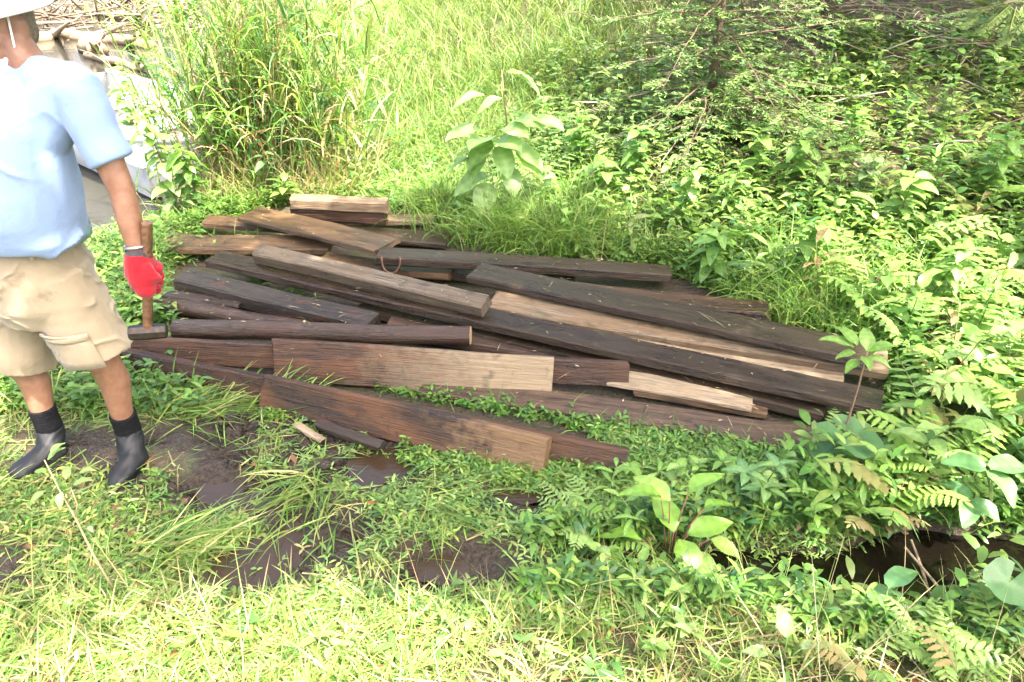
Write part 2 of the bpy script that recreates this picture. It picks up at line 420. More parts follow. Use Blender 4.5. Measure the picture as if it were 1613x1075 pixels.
# ------------------------------------------------------------------ timber
def wood_mat(name, dark, light, tint=None, rough=(0.3, 0.6), grain=1.0, tint_amt=0.5, stain=(.02, .015, .012), stain_amt=0.5, paint=None, fade=None, spec=.4):
    wm = lambda c: c if c is None else (c[0] * .98, c[1] * .91, c[2] * .74)
    dark, light, tint, stain, paint = wm(dark), wm(light), wm(tint), wm(stain), wm(paint)
    if fade: fade = (wm(fade[0]), fade[1], fade[2])
    m, nt, b, out = new_mat(name)
    tc = N(nt, 'ShaderNodeTexCoord'); oi = N(nt, 'ShaderNodeObjectInfo')
    ad = N(nt, 'ShaderNodeVectorMath', operation='ADD')
    cm = N(nt, 'ShaderNodeCombineXYZ')
    mu = N(nt, 'ShaderNodeMath', operation='MULTIPLY'); mu.inputs[1].default_value = 37.0
    nt.links.new(oi.outputs['Random'], mu.inputs[0])
    for k in range(3): nt.links.new(mu.outputs[0], cm.inputs[k])
    nt.links.new(tc.outputs['Object'], ad.inputs[0]); nt.links.new(cm.outputs[0], ad.inputs[1])
    mp = N(nt, 'ShaderNodeMapping'); mp.inputs['Scale'].default_value = (2.2, 42 * grain, 42 * grain)
    nt.links.new(ad.outputs[0], mp.inputs[0])
    mp2 = N(nt, 'ShaderNodeMapping'); mp2.inputs['Scale'].default_value = (9, 160, 160)
    nt.links.new(ad.outputs[0], mp2.inputs[0])
    mp3 = N(nt, 'ShaderNodeMapping'); mp3.inputs['Scale'].default_value = (2.6, 9, 9)
    nt.links.new(ad.outputs[0], mp3.inputs[0])
    gr = noise(nt, mp.outputs[0], 1.0, 6, 0.6, 0.6)
    fine = noise(nt, mp2.outputs[0], 1.0, 4, 0.7)
    big = noise(nt, mp3.outputs[0], 1.0, 4, 0.55, 0.3)
    mid = noise(nt, ad.outputs[0], 14, 5, 0.6)
    c = mixc(nt, ramp(nt, gr, 0.32, 0.68), dark, light)
    c = mixc(nt, ramp(nt, fine, 0.45, 0.70), c, tuple(x * 0.3 for x in dark), 'MIX')
    if tint:
        tf = N(nt, 'ShaderNodeMath', operation='MULTIPLY'); tf.inputs[1].default_value = tint_amt
        nt.links.new(ramp(nt, big, 0.42, 0.6), tf.inputs[0])
        c = mixc(nt, tf.outputs[0], c, tint)
    if fade:                                   # one end bleached, one end wet-stained (along the board)
        sx = N(nt, 'ShaderNodeSeparateXYZ'); nt.links.new(tc.outputs['Object'], sx.inputs[0])
        am = N(nt, 'ShaderNodeMath', operation='MULTIPLY_ADD'); nt.links.new(mid, am.inputs[0]); am.inputs[1].default_value = 1.1
        nt.links.new(sx.outputs[0], am.inputs[2])
        c2 = mixc(nt, ramp(nt, gr, 0.3, 0.7), tuple(x * 0.7 for x in fade[0]), fade[0])
        c = mixc(nt, ramp(nt, am.outputs[0], fade[1], fade[2]), c, c2)
    sf = N(nt, 'ShaderNodeMath', operation='MULTIPLY'); sf.inputs[1].default_value = stain_amt
    nt.links.new(ramp(nt, mid, 0.55, 0.72), sf.inputs[0])
    c = mixc(nt, sf.outputs[0], c, stain)
    if paint:
        pf = noise(nt, ad.outputs[0], 11, 5, 0.7)
        c = mixc(nt, ramp(nt, pf, 0.58, 0.66), c, paint)
    # knots
    mp4 = N(nt, 'ShaderNodeMapping'); mp4.inputs['Scale'].default_value = (2.3, 7, 7)
    nt.links.new(ad.outputs[0], mp4.inputs[0])
    vo = N(nt, 'ShaderNodeTexVoronoi'); vo.inputs['Scale'].default_value = 1.0; nt.links.new(mp4.outputs[0], vo.inputs['Vector'])
    c = mixc(nt, ramp(nt, vo.outputs['Distance'], 0.05, 0.13, (.8, .8, .8), (0, 0, 0)), c, tuple(x * .35 for x in dark))
    # grit, dust and specks stuck to the wet wood
    gt = noise(nt, tc.outputs['Object'], 210, 2, 0.5)
    c = mixc(nt, ramp(nt, gt, 0.70, 0.76, (0, 0, 0), (.6, .6, .6)), c, (.26, .22, .17))
    nt.links.new(c, b.inputs['Base Color']); b.inputs['Specular IOR Level'].default_value = spec
    mr = N(nt, 'ShaderNodeMapRange'); nt.links.new(big, mr.inputs[0])
    mr.inputs[1].default_value = 0.35; mr.inputs[2].default_value = 0.65
    mr.inputs[3].default_value = rough[0]; mr.inputs[4].default_value = rough[1]
    nt.links.new(mr.outputs[0], b.inputs['Roughness'])
    hh = N(nt, 'ShaderNodeMath', operation='ADD'); nt.links.new(gr, hh.inputs[0]); nt.links.new(fine, hh.inputs[1])
    bump(nt, b, hh.outputs[0], 0.9, 0.008)
    return m
M['dark_wet'] = wood_mat('dark_wet_wood', (.014, .0085, .005), (.050, .031, .017), (.042, .030, .017), (0.2, 0.45), spec=.36)
M['red_wet'] = wood_mat('reddish_wet_wood', (.020, .010, .006), (.062, .030, .016), (.09, .042, .02), (0.2, 0.45), tint_amt=.6)
M['brown'] = wood_mat('brown_wood', (.040, .025, .014), (.115, .074, .042), (.17, .10, .05), (0.3, 0.6), stain_amt=.7)
M['pale'] = wood_mat('bleached_wood', (.12, .09, .062), (.30, .24, .18), (.17, .11, .065), (0.45, 0.7), tint_amt=.6, stain=(.035, .026, .018), stain_amt=.75)
M['white'] = wood_mat('pale_fresh_wood', (.24, .19, .145), (.42, .36, .29), (.27, .20, .14), (0.45, 0.7), tint_amt=.5, stain=(.08, .055, .04), stain_amt=.5)
M['grey'] = wood_mat('grey_weathered_wood', (.065, .052, .04), (.20, .165, .13), (.11, .085, .062), (0.5, 0.75), stain=(.025, .02, .016), stain_amt=.75)
M['slate'] = wood_mat('grey_wet_timber', (.018, .014, .012), (.058, .045, .037), (.04, .03, .025), (0.2, 0.42), paint=(.075, .028, .02))
M['mauve'] = wood_mat('mauve_wet_wood', (.045, .028, .020), (.14, .092, .066), (.05, .03, .023), (0.32, 0.6), stain_amt=.7)
M['twotone'] = wood_mat('half_dried_wood', (.028, .014, .008), (.085, .042, .022), (.15, .062, .026), (0.25, 0.5), fade=((.30, .235, .165), 0.28, 0.95), stain_amt=.7)
M['rust_board'] = wood_mat('stained_board', (.016, .010, .0065), (.058, .031, .017), (.13, .058, .025), (0.25, 0.5), tint_amt=.6, fade=((.17, .105, .058), 0.75, 1.35), stain_amt=.7)
M['bark'] = wood_mat('wet_peeled_log', (.026, .017, .013), (.078, .052, .039), (.06, .028, .02), (0.18, 0.4), grain=.7)
M['cut'] = wood_mat('cut_wood', (.35, .26, .15), (.52, .42, .27), None, (0.6, 0.7))
M['drift'] = wood_mat('driftwood', (.22, .17, .125), (.42, .35, .28), (.28, .21, .15), (0.6, 0.8))
def simple(name, col, rough=0.5, metal=0.0, spec=0.5, nscale=0, namt=0.25, bstr=0.0):
    m, nt, b, out = new_mat(name)
    b.inputs['Roughness'].default_value = rough; b.inputs['Metallic'].default_value = metal
    b.inputs['Specular IOR Level'].default_value = spec
    b.inputs['Base Color'].default_value = (*col, 1)
    if nscale:
        tc = N(nt, 'ShaderNodeTexCoord'); nz = noise(nt, tc.outputs['Object'], nscale, 5, 0.6)
        c = mixc(nt, ramp(nt, nz, 0.3, 0.7), tuple(x * (1 - namt) for x in col), tuple(min(1, x * (1 + namt)) for x in col))
        nt.links.new(c, b.inputs['Base Color'])
        if bstr: bump(nt, b, nz, bstr, 0.004)
    return m
M['nail'] = simple('rusty_steel', (.11, .06, .04), 0.55, 0.7, nscale=80, namt=.5)

def frame_mat(A, B, roll):
    A, B = Vector(A), Vector(B)
    X = (B - A).normalized()
    Yh = Vector((0, 0, 1)).cross(X).normalized()
    Zv = X.cross(Yh)
    if Yh.y < 0: Yh, Zv = -Yh, Zv
    r = R(roll)
    Y = Yh * math.cos(r) + Zv * math.sin(r)
    Z = X.cross(Y)
    return X, Y, Z
def board_mesh(name, L, w_, t_, mat, seed=0, warp=0.004):
    r = random.Random(seed)
    nx = max(6, int(L / 0.12)); ch = min(0.008, t_ * .2); ero = [r.uniform(.0, .004) for _ in range(nx + 1)]
    ring = [(-w_/2 + ch, -t_/2), (w_/2 - ch, -t_/2), (w_/2, -t_/2 + ch), (w_/2, t_/2 - ch), (w_/2 - ch, t_/2), (-w_/2 + ch, t_/2), (-w_/2, t_/2 - ch), (-w_/2, -t_/2 + ch)]
    V, F = [], []
    ph = r.uniform(0, 6); ph2 = r.uniform(0, 6)
    skew = r.uniform(-0.04, 0.04) * w_ / .15
    for i in range(nx + 1):
        s = i / nx; x = -L/2 + L * s
        bz = warp * math.sin(ph + s * 4.3); by = warp * 0.8 * math.sin(ph2 + s * 3.1)
        for k, (y, z) in enumerate(ring):
            e = 0.5 if i in (0, nx) else 1.0
            jx = (skew * y * 2 if i == 0 else -skew * y if i == nx else 0) + (r.uniform(-.009, .009) if i in (0, nx) else 0)
            V.append((x + jx, (y - math.copysign(ero[i], y) * (k in (4, 5, 6, 3))) + by + r.uniform(-.0018, .0018), z + bz + r.uniform(-.0018, .0018)))
    for i in range(nx):
        for k in range(8):
            k2 = (k + 1) % 8
            F.append((i*8 + k, (i+1)*8 + k, (i+1)*8 + k2, i*8 + k2))
    F.append(tuple(range(8))); F.append(tuple(reversed(range(nx*8, nx*8 + 8))))
    return link_mesh(name, V, F, mat)
def board(label, a, b, z, w_, t_, roll=0, mat='brown', edge=-1, name='plank', warp=0.004, cat='plank', group='boards in the salvaged timber pile'):
    """a, b: pixels of the front upper edge; z its height (or two); edge=-1 lying flat, +1 standing on edge"""
    za, zb = z if isinstance(z, tuple) else (z, z)
    A, B = P(*a, za), P(*b, zb)
    X, Y, Z = frame_mat(A, B, roll)
    mid = (A + B) / 2 - Y * (edge * w_ / 2) - Z * (t_ / 2)
    o = board_mesh(name, (B - A).length, w_, t_, M[mat], seed=int(a[0] * 7 + a[1]), warp=warp)
    mw = Matrix((X, Y, Z)).transposed().to_4x4(); mw.translation = mid
    o.matrix_world = mw
    tag(o, label, cat, group)
    return o
def log(label, a, b, z, r0, mat='bark', name='round_log'):
    A, B = P(*a, z[0]), P(*b, z[1]); X, Y, Z = frame_mat(A, B, 0); L = (B - A).length
    seg, nx = 16, 26; V, F = [], []; rr = random.Random(int(a[0]))
    ph = rr.uniform(0, 6)
    for i in range(nx + 1):
        s = i / nx
        for k in range(seg):
            th = 2 * math.pi * k / seg
            rad = r0 * (1.04 - .08 * s) * (1 + .025 * math.sin(3 * th + s * 5 + ph) + .02 * math.sin(s * 23 + th) + rr.uniform(-.01, .01))
            V.append((-L/2 + L * s, rad * math.cos(th) + .008 * math.sin(s * 5 + ph), rad * math.sin(th) + .006 * math.sin(s * 7)))
    for i in range(nx):
        for k in range(seg):
            k2 = (k + 1) % seg; F.append((i*seg + k, (i+1)*seg + k, (i+1)*seg + k2, i*seg + k2))
    F.append(tuple(range(seg)))
    o = link_mesh(name, V, F, M[mat], smooth=True)
    mw = Matrix((X, Y, Z)).transposed().to_4x4(); mw.translation = (A + B) / 2; o.matrix_world = mw
    last = [Vector(V[nx*seg + k]) for k in range(seg)]
    cc = sum(last, Vector()) / seg
    ev = [tuple(v + Vector((.0015, 0, 0))) for v in last] + [tuple(cc + (v - cc) * .93 + Vector((.004, 0, 0))) for v in last]
    ef = [(k, seg + k, seg + (k+1) % seg, (k+1) % seg) for k in range(seg)] + [tuple(range(2*seg - 1, seg - 1, -1))]
    e = link_mesh('cut_end', ev, ef, M['cut'], o); e['label'] = 'pale sawn end'
    tag(o, label, 'log', 'boards in the salvaged timber pile')
    return o

board('short sunlit timber on top of another, by the reeds', (455, 315), (607, 320), .24, .10, .075, 4, 'pale', name='short_timber')
board('short dark timber under the sunlit one by the reeds', (457, 331), (605, 336), .163, .095, .08, 2, 'red_wet', name='short_timber')
board('pale sunlit plank disappearing into the bright grass, under the short timbers', (470, 350), (684, 346), .075, .13, .04, 0, 'pale')
board('dark flat plank behind, its end hidden in grass', (520, 372), (702, 384), .05, .20, .04, 0, 'dark_wet')
board('brown plank end poking out beyond the long tilted plank', (318, 350), (470, 362), .115, .12, .045, 8, 'brown')
board('wide brown plank with a bluish wet end', (249, 390), (517, 394), .10, .19, .045, 6, 'brown')
board('long tilted brown plank with square end beside the ringed board', (372, 341), (588, 396), (.19, .205), .23, .032, 0, 'brown', warp=.003)
ringb = board('long dark plank with an iron ring on its splintered end', (592, 404), (1058, 433), (.20, .12), .15, .055, 0, 'dark_wet')
board('brown plank lying deep between the grey timber and ringed board', (500, 412), (705, 434), .09, .14, .04, 0, 'brown')
board('dark plank lying deep below the ringed board', (640, 425), (900, 452), .07, .16, .05, 0, 'dark_wet')
board('weathered grey timber with cracked end lying on top of the pile', (396, 402), (757, 484), (.235, .225), .10, .075, 20, 'grey', name='grey_timber', warp=.003, cat='timber')
board('longest dark wet plank, running the whole pile', (322, 411), (1388, 645), (.165, .15), .165, .048, 0, 'dark_wet', warp=.003)
board('dark wet plank directly under the longest plank', (560, 484), (1296, 653), .075, .20, .05, 0, 'dark_wet', warp=.003)
board('bleached plank between the two long dark planks', (815, 516), (1328, 599), .085, .16, .045, 4, 'white')
board('tan plank with bright end under the upper dark plank', (767, 486), (1398, 589), .125, .17, .05, 10, 'pale')
board('long dark wet plank above the tan one, beside the ferns', (735, 434), (1371, 571), (.205, .195), .20, .045, 0, 'dark_wet', warp=.003)
board('reddish brown plank end jutting out behind the upper dark plank', (900, 462), (1211, 497), .125, .14, .05, 4, 'red_wet')
t15 = board('thick grey wet timber with bolt hole and red paint traces', (272, 440), (575, 514), (.175, .13), .14, .085, 4, 'slate', name='bolted_timber', cat='timber')
board('short thin bluish board between the thick timber and logs', (255, 466), (374, 480), .115, .07, .022, 0, 'slate', name='thin_board')
board('flat dark board poking out under the thick grey timber', (246, 470), (420, 492), .06, .12, .03, 0, 'slate', name='thin_board')
log('half-hidden round log behind the front log', (246, 480), (480, 517), (.055, .055), .045)
log('peeled round log with pale sawn end', (277, 519), (741, 529), (.105, .115), .049)
board('long wet board behind the half-dried board, seen at both ends', (190, 529), (990, 573), .155, .125, .045, 74, 'red_wet', 1)
half = board('wide half-dried board, dark at one end and tan at the other', (430, 535), (872, 563), .20, .20, .038, 68, 'twotone', 1)
board('long wet board with shiny top behind the front board', (190, 549), (988, 711), .125, .11, .05, 70, 'red_wet', 1)
frontb = board('rusty brown wide board standing on edge in front of the pile', (414, 590), (864, 691), .165, .165, .04, 68, 'rust_board', 1)
board('mauve grey plank along the weeds, broad face up', (660, 615), (1243, 704), .045, .155, .045, 4, 'mauve')
board('tan plank end in the weeds beyond the mauve plank', (1010, 668), (1302, 706), .05, .14, .04, 4, 'mauve')
board('whitish short plank resting behind the mauve plank', (940, 600), (1184, 645), .066, .13, .018, 3, 'white')
board('dull brown plank end beside the whitish plank', (1000, 617), (1206, 652), .046, .13, .03, 2, 'brown')
board('dark inner plank between front log and longest plank', (600, 520), (900, 565), .06, .18, .05, 2, 'mauve')
board('pale splintered wood chip lying on the mud', (459, 671), (503, 696), .035, .035, .012, 10, 'white', name='wood_chip', cat='wood chip', group='wood scraps on the mud')
board('dark broken stick sunk in the mud below the front board', (495, 668), (594, 706), .045, .05, .03, 12, 'slate', name='broken_stick', cat='stick', group='wood scraps on the mud')
board('small reddish splinter on trampled grass near the boots', (330, 648), (346, 668), .03, .02, .008, 10, 'brown', name='wood_splinter', cat='wood chip', group='wood scraps on the mud')

# iron ring on the ringed board, nails, bolt hole
def child_mesh(name, V, F, mat, parent, smooth=True):
    o = link_mesh(name, V, F, mat, smooth=smooth)
    o.parent = parent; o.matrix_parent_inverse = parent.matrix_world.inverted()
    return o
bpy.context.view_layer.update()
rc = P(617, 408, .185) + Vector((0, -.022, 0)); pts = []
for k in range(15):
    a = math.pi * (-0.12 + 1.24 * k / 14)
    pts.append(rc + Vector((math.cos(a) * .052, -.012 - .02 * math.sin(a), -math.sin(a) * .068)))
V, F = tube_vf(pts, .0085, 8); child_mesh('iron_ring', V, F, M['nail'], ringb)
def nail(parent, u, v, y_off, z, L, d):
    p = P(u, v, z); V, F = tube_vf([p, p + Vector(d) * L * .5, p + Vector(d) * L * .8 + Vector((0.006, -.004, 0))], [.0022, .002, .0015], 6)
    child_mesh('nail', V, F, M['nail'], parent)
for (u, v, z, d) in ((440, 545, .155, (.6, -.7, .3)), (442, 566, .10, (.4, -.8, -.3)), (633, 566, .12, (.5, -.7, .4)), (640, 585, .08, (-.3, -.9, .1)), (862, 600, .06, (.2, -.9, .3))):
    nail(half, u, v, 0, z, .05, d)
for (u, v, z, d) in ((425, 602, .14, (.5, -.8, .2)), (612, 668, .08, (-.1, -.7, -.7)), (624, 680, .06, (.3, -.9, -.2)), (760, 700, .09, (.6, -.7, .3)), (856, 705, .10, (-.2, -.9, .2)), (850, 725, .05, (.1, -.95, -.1)), (700, 668, .12, (.8, -.5, .3))):
    nail(frontb, u, v, 0, z, .055, d)
p = P(306, 430, .178)
V, F = tube_vf([p - Vector((0, 0, .004)), p + Vector((0, 0, .0035))], .011, 10); child_mesh('bolt_hole', V, F, simple('hole_black', (.006, .005, .005), .9), t15)

# ------------------------------------------------------------------ person
def ell_ring(c, ax, ay, rx, ry, seg=20, pw=1.0):
    out_ = []
    for k in range(seg):
        th = 2 * math.pi * k / seg
        cx_, sx_ = math.cos(th), math.sin(th)
        cx_ = math.copysign(abs(cx_) ** pw, cx_); sx_ = math.copysign(abs(sx_) ** pw, sx_)
        out_.append(Vector(c) + Vector(ax) * (rx * cx_) + Vector(ay) * (ry * sx_))
    return out_
class Blob:
    """collects closed volumes, then fuses them into one continuous surface"""
    def __init__(s): s.v = []; s.f = []
    def loft(s, rings):
        b0 = len(s.v); n = len(rings[0])
        for r in rings: s.v += [tuple(p) for p in r]
        for i in range(len(rings) - 1):
            for k in range(n):
                k2 = (k + 1) % n
                s.f.append((b0 + i*n + k, b0 + i*n + k2, b0 + (i+1)*n + k2, b0 + (i+1)*n + k))
        s.f.append(tuple(b0 + k for k in reversed(range(n))))
        s.f.append(tuple(b0 + (len(rings)-1)*n + k for k in range(n)))
    def limb(s, pts, rad, seg=14, flat=None, fdir=None):
        pts = [Vector(p) for p in pts]; rings = []; n = len(pts)
        ref = Vector(fdir) if fdir is not None else Vector((0, 1, 0.05))
        for i, p in enumerate(pts):
            t = (pts[min(i+1, n-1)] - pts[max(i-1, 0)]).normalized()
            a = ref.cross(t)
            if a.length < 1e-3: a = Vector((1, 0, 0)).cross(t)
            a.normalize(); b_ = t.cross(a).normalized()
            r = rad[i]; fl = flat[i] if flat else 1.0
            rings.append(ell_ring(p, a, b_, r, r * fl, seg))
        # consistent orientation outward
        s.loft(rings)
    def ball(s, c, rx, ry=None, rz=None, ax=None, ay=None, az=None, nu=14, nv=10):
        ry = ry or rx; rz = rz or rx
        ax = Vector(ax or (1, 0, 0)); ay = Vector(ay or (0, 1, 0)); az = Vector(az or (0, 0, 1)); c = Vector(c)
        rings = []
        for j in range(nv):
            ph = math.pi * (j + .5) / nv - math.pi / 2
            rings.append(ell_ring(c + az * (rz * math.sin(ph)), ax, ay, rx * math.cos(ph), ry * math.cos(ph), nu))
        s.loft(rings)
    def build(s, name, mat, voxel, parent=None, smooth_it=4, disp=None):
        me = bpy.data.meshes.new('tmp'); me.from_pydata(s.v, [], s.f); me.update()
        bm = bmesh.new(); bm.from_mesh(me); bmesh.ops.recalc_face_normals(bm, faces=bm.faces); bm.to_mesh(me); bm.free()
        o = bpy.data.objects.new('tmp', me); COL.objects.link(o)
        rm = o.modifiers.new('r', 'REMESH'); rm.mode = 'VOXEL'; rm.voxel_size = voxel
        sm = o.modifiers.new('s', 'SMOOTH'); sm.iterations = smooth_it; sm.factor = 0.5
        dg = bpy.context.evaluated_depsgraph_get()
        me2 = bpy.data.meshes.new_from_object(o.evaluated_get(dg))
        bpy.data.objects.remove(o)
        me2.name = name
        if disp:
            n = len(me2.vertices); co = np.empty(n * 3, np.float32); no = np.empty(n * 3, np.float32)
            me2.vertices.foreach_get('co', co); me2.vertices.foreach_get('normal', no)
            co = co.reshape(-1, 3); no = no.reshape(-1, 3)
            co = co + no * disp(co)[:, None]
            me2.vertices.foreach_set('co', co.astype(np.float32).ravel())
        me2.polygons.foreach_set('use_smooth', np.ones(len(me2.polygons), bool))
        me2.materials.clear(); me2.materials.append(mat); me2.update()
        ob = bpy.data.objects.new(name, me2); COL.objects.link(ob)
        if parent is not None:
            ob.parent = parent; ob.matrix_parent_inverse = parent.matrix_world.inverted()
        return ob
def cloth_mat(name, col, nscale, namt, patch=None, weave=900, sheen=0.2):
    m, nt, b, out = new_mat(name)
    tc = N(nt, 'ShaderNodeTexCoord')
    nz = noise(nt, tc.outputs['Object'], nscale, 5, 0.6)
    wv = noise(nt, tc.outputs['Object'], weave, 2, 0.6)
    c = mixc(nt, ramp(nt, nz, 0.3, 0.7), tuple(x * (1 - namt) for x in col), tuple(min(.9, x * (1 + namt)) for x in col))
    if patch:
        pn = noise(nt, tc.outputs['Object'], 6, 5, 0.65)
        c = mixc(nt, ramp(nt, pn, 0.60, 0.72, (0, 0, 0), (.75, .75, .75)), c, patch)
    nt.links.new(c, b.inputs['Base Color']); b.inputs['Roughness'].default_value = 0.85
    b.inputs['Specular IOR Level'].default_value = 0.2
    b.inputs['Sheen Weight'].default_value = sheen
    cr_ = noise(nt, tc.outputs['Object'], 32, 4, 0.55, 1.2)
    ah = N(nt, 'ShaderNodeMath', operation='MULTIPLY_ADD'); nt.links.new(wv, ah.inputs[0]); ah.inputs[1].default_value = .12; nt.links.new(cr_, ah.inputs[2])
    bump(nt, b, ah.outputs[0], 0.35, 0.006)
    return m
m, nt, b, out = new_mat('skin')
tc = N(nt, 'ShaderNodeTexCoord'); nz = noise(nt, tc.outputs['Object'], 25, 5, 0.6)
c = mixc(nt, ramp(nt, nz, 0.3, 0.7), (.20, .095, .055), (.30, .155, .095)); nt.links.new(c, b.inputs['Base Color'])
b.inputs['Roughness'].default_value = 0.5; b.inputs['Subsurface Weight'].default_value = 0.08; b.inputs['Subsurface Radius'].default_value = (.01, .004, .002)
bump(nt, b, noise(nt, tc.outputs['Object'], 300, 3), .15, .002)
M['skin'] = m
M['shirt'] = cloth_mat('blue_cotton', (.205, .285, .45), 7, .06)
M['shorts'] = cloth_mat('khaki_cotton', (.275, .222, .148), 9, .08, (.14, .105, .068))
M['hat'] = cloth_mat('cream_canvas', (.72, .69, .62), 8, .05)
M['sock'] = cloth_mat('black_knit', (.006, .006, .007), 60, .3, None, 900, 0.0)
M['boot'] = simple('black_neoprene', (.0045, .005, .006), .6, nscale=22, namt=.3, bstr=.1)
M['sole'] = simple('black_rubber', (.012, .012, .013), .7)
M['glove'] = cloth_mat('red_knit', (.30, .008, .016), 40, .25, None, 260)
M['cuff'] = cloth_mat('grey_knit_cuff', (.05, .045, .05), 60, .3, None, 300)
M['belt'] = cloth_mat('green_webbing', (.10, .20, .16), 30, .2)
M['hair'] = simple('grey_brown_hair', (.16, .12, .09), .6, nscale=120, namt=.4, bstr=.4)
M['beard'] = simple('white_beard', (.62, .58, .53), .7, nscale=140, namt=.25, bstr=.5)
M['steel_band'] = simple('steel_watch', (.55, .55, .56), .3, 1.0)

FWD = Vector((-0.55, -0.83, 0)).normalized(); LFT = Vector((-FWD.y, FWD.x, 0)).normalized(); UPV = Vector((0, 0, 1))
YB = 2.60
def off(p, l=0.0, f=0.0, u=0.0): return Vector(p) + LFT * l + FWD * f + UPV * u
pel = PY(62, 430, YB); waist = PY(60, 362, YB)
person = empty('person', (pel.x - .05, pel.y, 0))
tag(person, 'person in blue shirt, khaki shorts and black boots holding a hammer', 'person')
bpy.context.view_layer.update()
# joints from the photograph
hipL = off(pel, .10); hipR = off(pel, -.11)
kneeL = PY(160, 562, 2.56); kneeR = PY(36, 572, 2.66)
ankL = P(200, 672, .13); ankR = P(76, 668, .13)
heelL = P(219, 706, .05); toeL = P(172, 757, .035)
heelR = P(96, 700, .05); toeR = P(14, 748, .035)
neck = PY(40, 96, YB); headc = PY(4, 44, YB + .02)
shL = PY(124, 146, 2.50); elbL = PY(192, 300, 2.47); wriL = PY(217, 398, 2.44)
shR = off(PY(55, 140, YB), -.19, 0, 0); elbR = off(shR, -.07, .06, -.27); wriR = off(elbR, .02, .14, -.2)
# body: one continuous surface
B_ = Blob()
B_.loft([ell_ring(off(pel, 0, .01, dz), LFT, FWD, rx, ry) for dz, rx, ry in
         ((-.08, .13, .11), (.0, .165, .13), (.12, .175, .145), (.28, .18, .15), (.42, .175, .13), (.54, .165, .105), (.61, .12, .085), (.65, .06, .06))])
B_.limb([off(neck, 0, -.01, -.1), neck, headc], [.062, .058, .056], 14)
B_.limb([shL, (shL + elbL) / 2, elbL, (elbL * .55 + wriL * .45), wriL, wriL + (wriL - elbL).normalized() * .03], [.056, .050, .041, .041, .030, .028], 14)
B_.limb([shR, (shR + elbR) / 2, elbR, (elbR * .55 + wriR * .45), wriR], [.056, .050, .041, .041, .030], 14)
B_.ball(shL, .062); B_.ball(shR, .062)
for hp, kn, an, he, to in ((hipL, kneeL, ankL, heelL, toeL), (hipR, kneeR, ankR, heelR, toeR)):
    B_.ball(kn + FWD * .025 - UPV * .01, .045, .04, .05)
    calf = kn * .66 + an * .34 - FWD * .015
    B_.limb([hp, (hp + kn) / 2, kn, calf, kn * .25 + an * .75, an, an - UPV * .06], [.088, .078, .058, .0585, .044, .038, .040], 16)
# right hand, relaxed
hd = (wriR - elbR).normalized(); pal_ = wriR + hd * .055
B_.limb([wriR, pal_, wriR + hd * .09], [.03, .04, .036], 12, [.75, .5, .45], LFT)
for q in range(4):
    s0 = wriR + hd * .088 + FWD * (.03 - .02 * q); ln = (.075, .085, .08, .06)[q]
    B_.limb([s0 - hd * .015, s0 + hd * ln * .5, s0 + hd * ln * .85 + LFT * .025, s0 + hd * ln * .95 + LFT * .05], [.0095, .009, .0085, .007], 8)
B_.limb([wriR + hd * .03 + FWD * .02, wriR + hd * .06 + FWD * .05, wriR + hd * .10 + FWD * .055 + LFT * .015], [.013, .011, .009], 8)
# head with a face
hf = Vector((-0.30, -0.94, -.14)).normalized(); hl = UPV.cross(hf).normalized(); hu = hf.cross(hl)
def hp_(l, f, u): return headc + hl * l + hf * f + hu * u
B_.ball(hp_(0, -.005, .03), .076, .095, .098, hl, hf, hu)
B_.ball(hp_(0, .03, -.055), .058, .06, .065, hl, hf, hu)
B_.ball(hp_(0, .095, -.015), .014, .022, .026, hl, hf, hu)
B_.ball(hp_(0, .075, .03), .05, .02, .012, hl, hf, hu)
for s in (-1, 1): B_.ball(hp_(s * .078, -.005, .0), .008, .022, .033, hl, hf, hu); B_.ball(hp_(s * .035, .066, -.02), .022, .02, .02, hl, hf, hu)
B_.ball(hp_(0, .083, -.068), .026, .01, .007, hl, hf, hu)
body = B_.build('body', M['skin'], .0075, person, 5)
for s in (-1, 1):
    e = Blob(); e.ball(hp_(s * .033, .078, .012), .011, nu=10, nv=8); e.build('eye', simple('eye', (.5, .48, .45), .2), .003, person, 1)
hr = Blob(); hr.ball(hp_(0, -.026, .03), .080, .084, .094, hl, hf, hu); hr.ball(hp_(0, -.05, -.02), .068, .055, .06, hl, hf, hu); hr.build('hair', M['hair'], .008, person, 3)
bd = Blob(); bd.ball(hp_(0, .045, -.09), .058, .052, .055, hl, hf, hu); bd.ball(hp_(.045, .02, -.06), .025, .04, .045, hl, hf, hu); bd.ball(hp_(-.045, .02, -.06), .025, .04, .045, hl, hf, hu)
bd.build('beard', M['beard'], .007, person, 3, lambda co: .006 * np.sin(co[:, 0] * 190) * np.sin(co[:, 2] * 120 + co[:, 1] * 90))
# hat: crown and brim
ha = Blob(); hb = hp_(0, -.01, .075)
ha.loft([ell_ring(hb + hu * dz, hl, hf, rx, ry, 28) for dz, rx, ry in ((0, .095, .112), (.03, .097, .113), (.075, .09, .105), (.095, .07, .08), (.10, .03, .04))])
hat = ha.build('hat', M['hat'], .006, person, 3)
V, F = [], []; nb = 40
for j, (sc, dz) in enumerate(((1.0, .012), (1.28, .004), (1.52, -.018), (1.52, -.024), (1.28, -.002), (1.0, .004))):
    for k in range(nb):
        th = 2 * math.pi * k / nb
        V.append(tuple(hb + hl * (.095 * sc * math.cos(th)) + hf * (.112 * sc * math.sin(th)) + hu * (dz + .008 * math.sin(2 * th + .6) * (sc - 1) / .7)))
for j in range(6):
    for k in range(nb):
        F.append((j*nb + k, j*nb + (k+1) % nb, ((j+1) % 6)*nb + (k+1) % nb, ((j+1) % 6)*nb + k))
br = child_mesh('brim', V, F, M['hat'], hat)
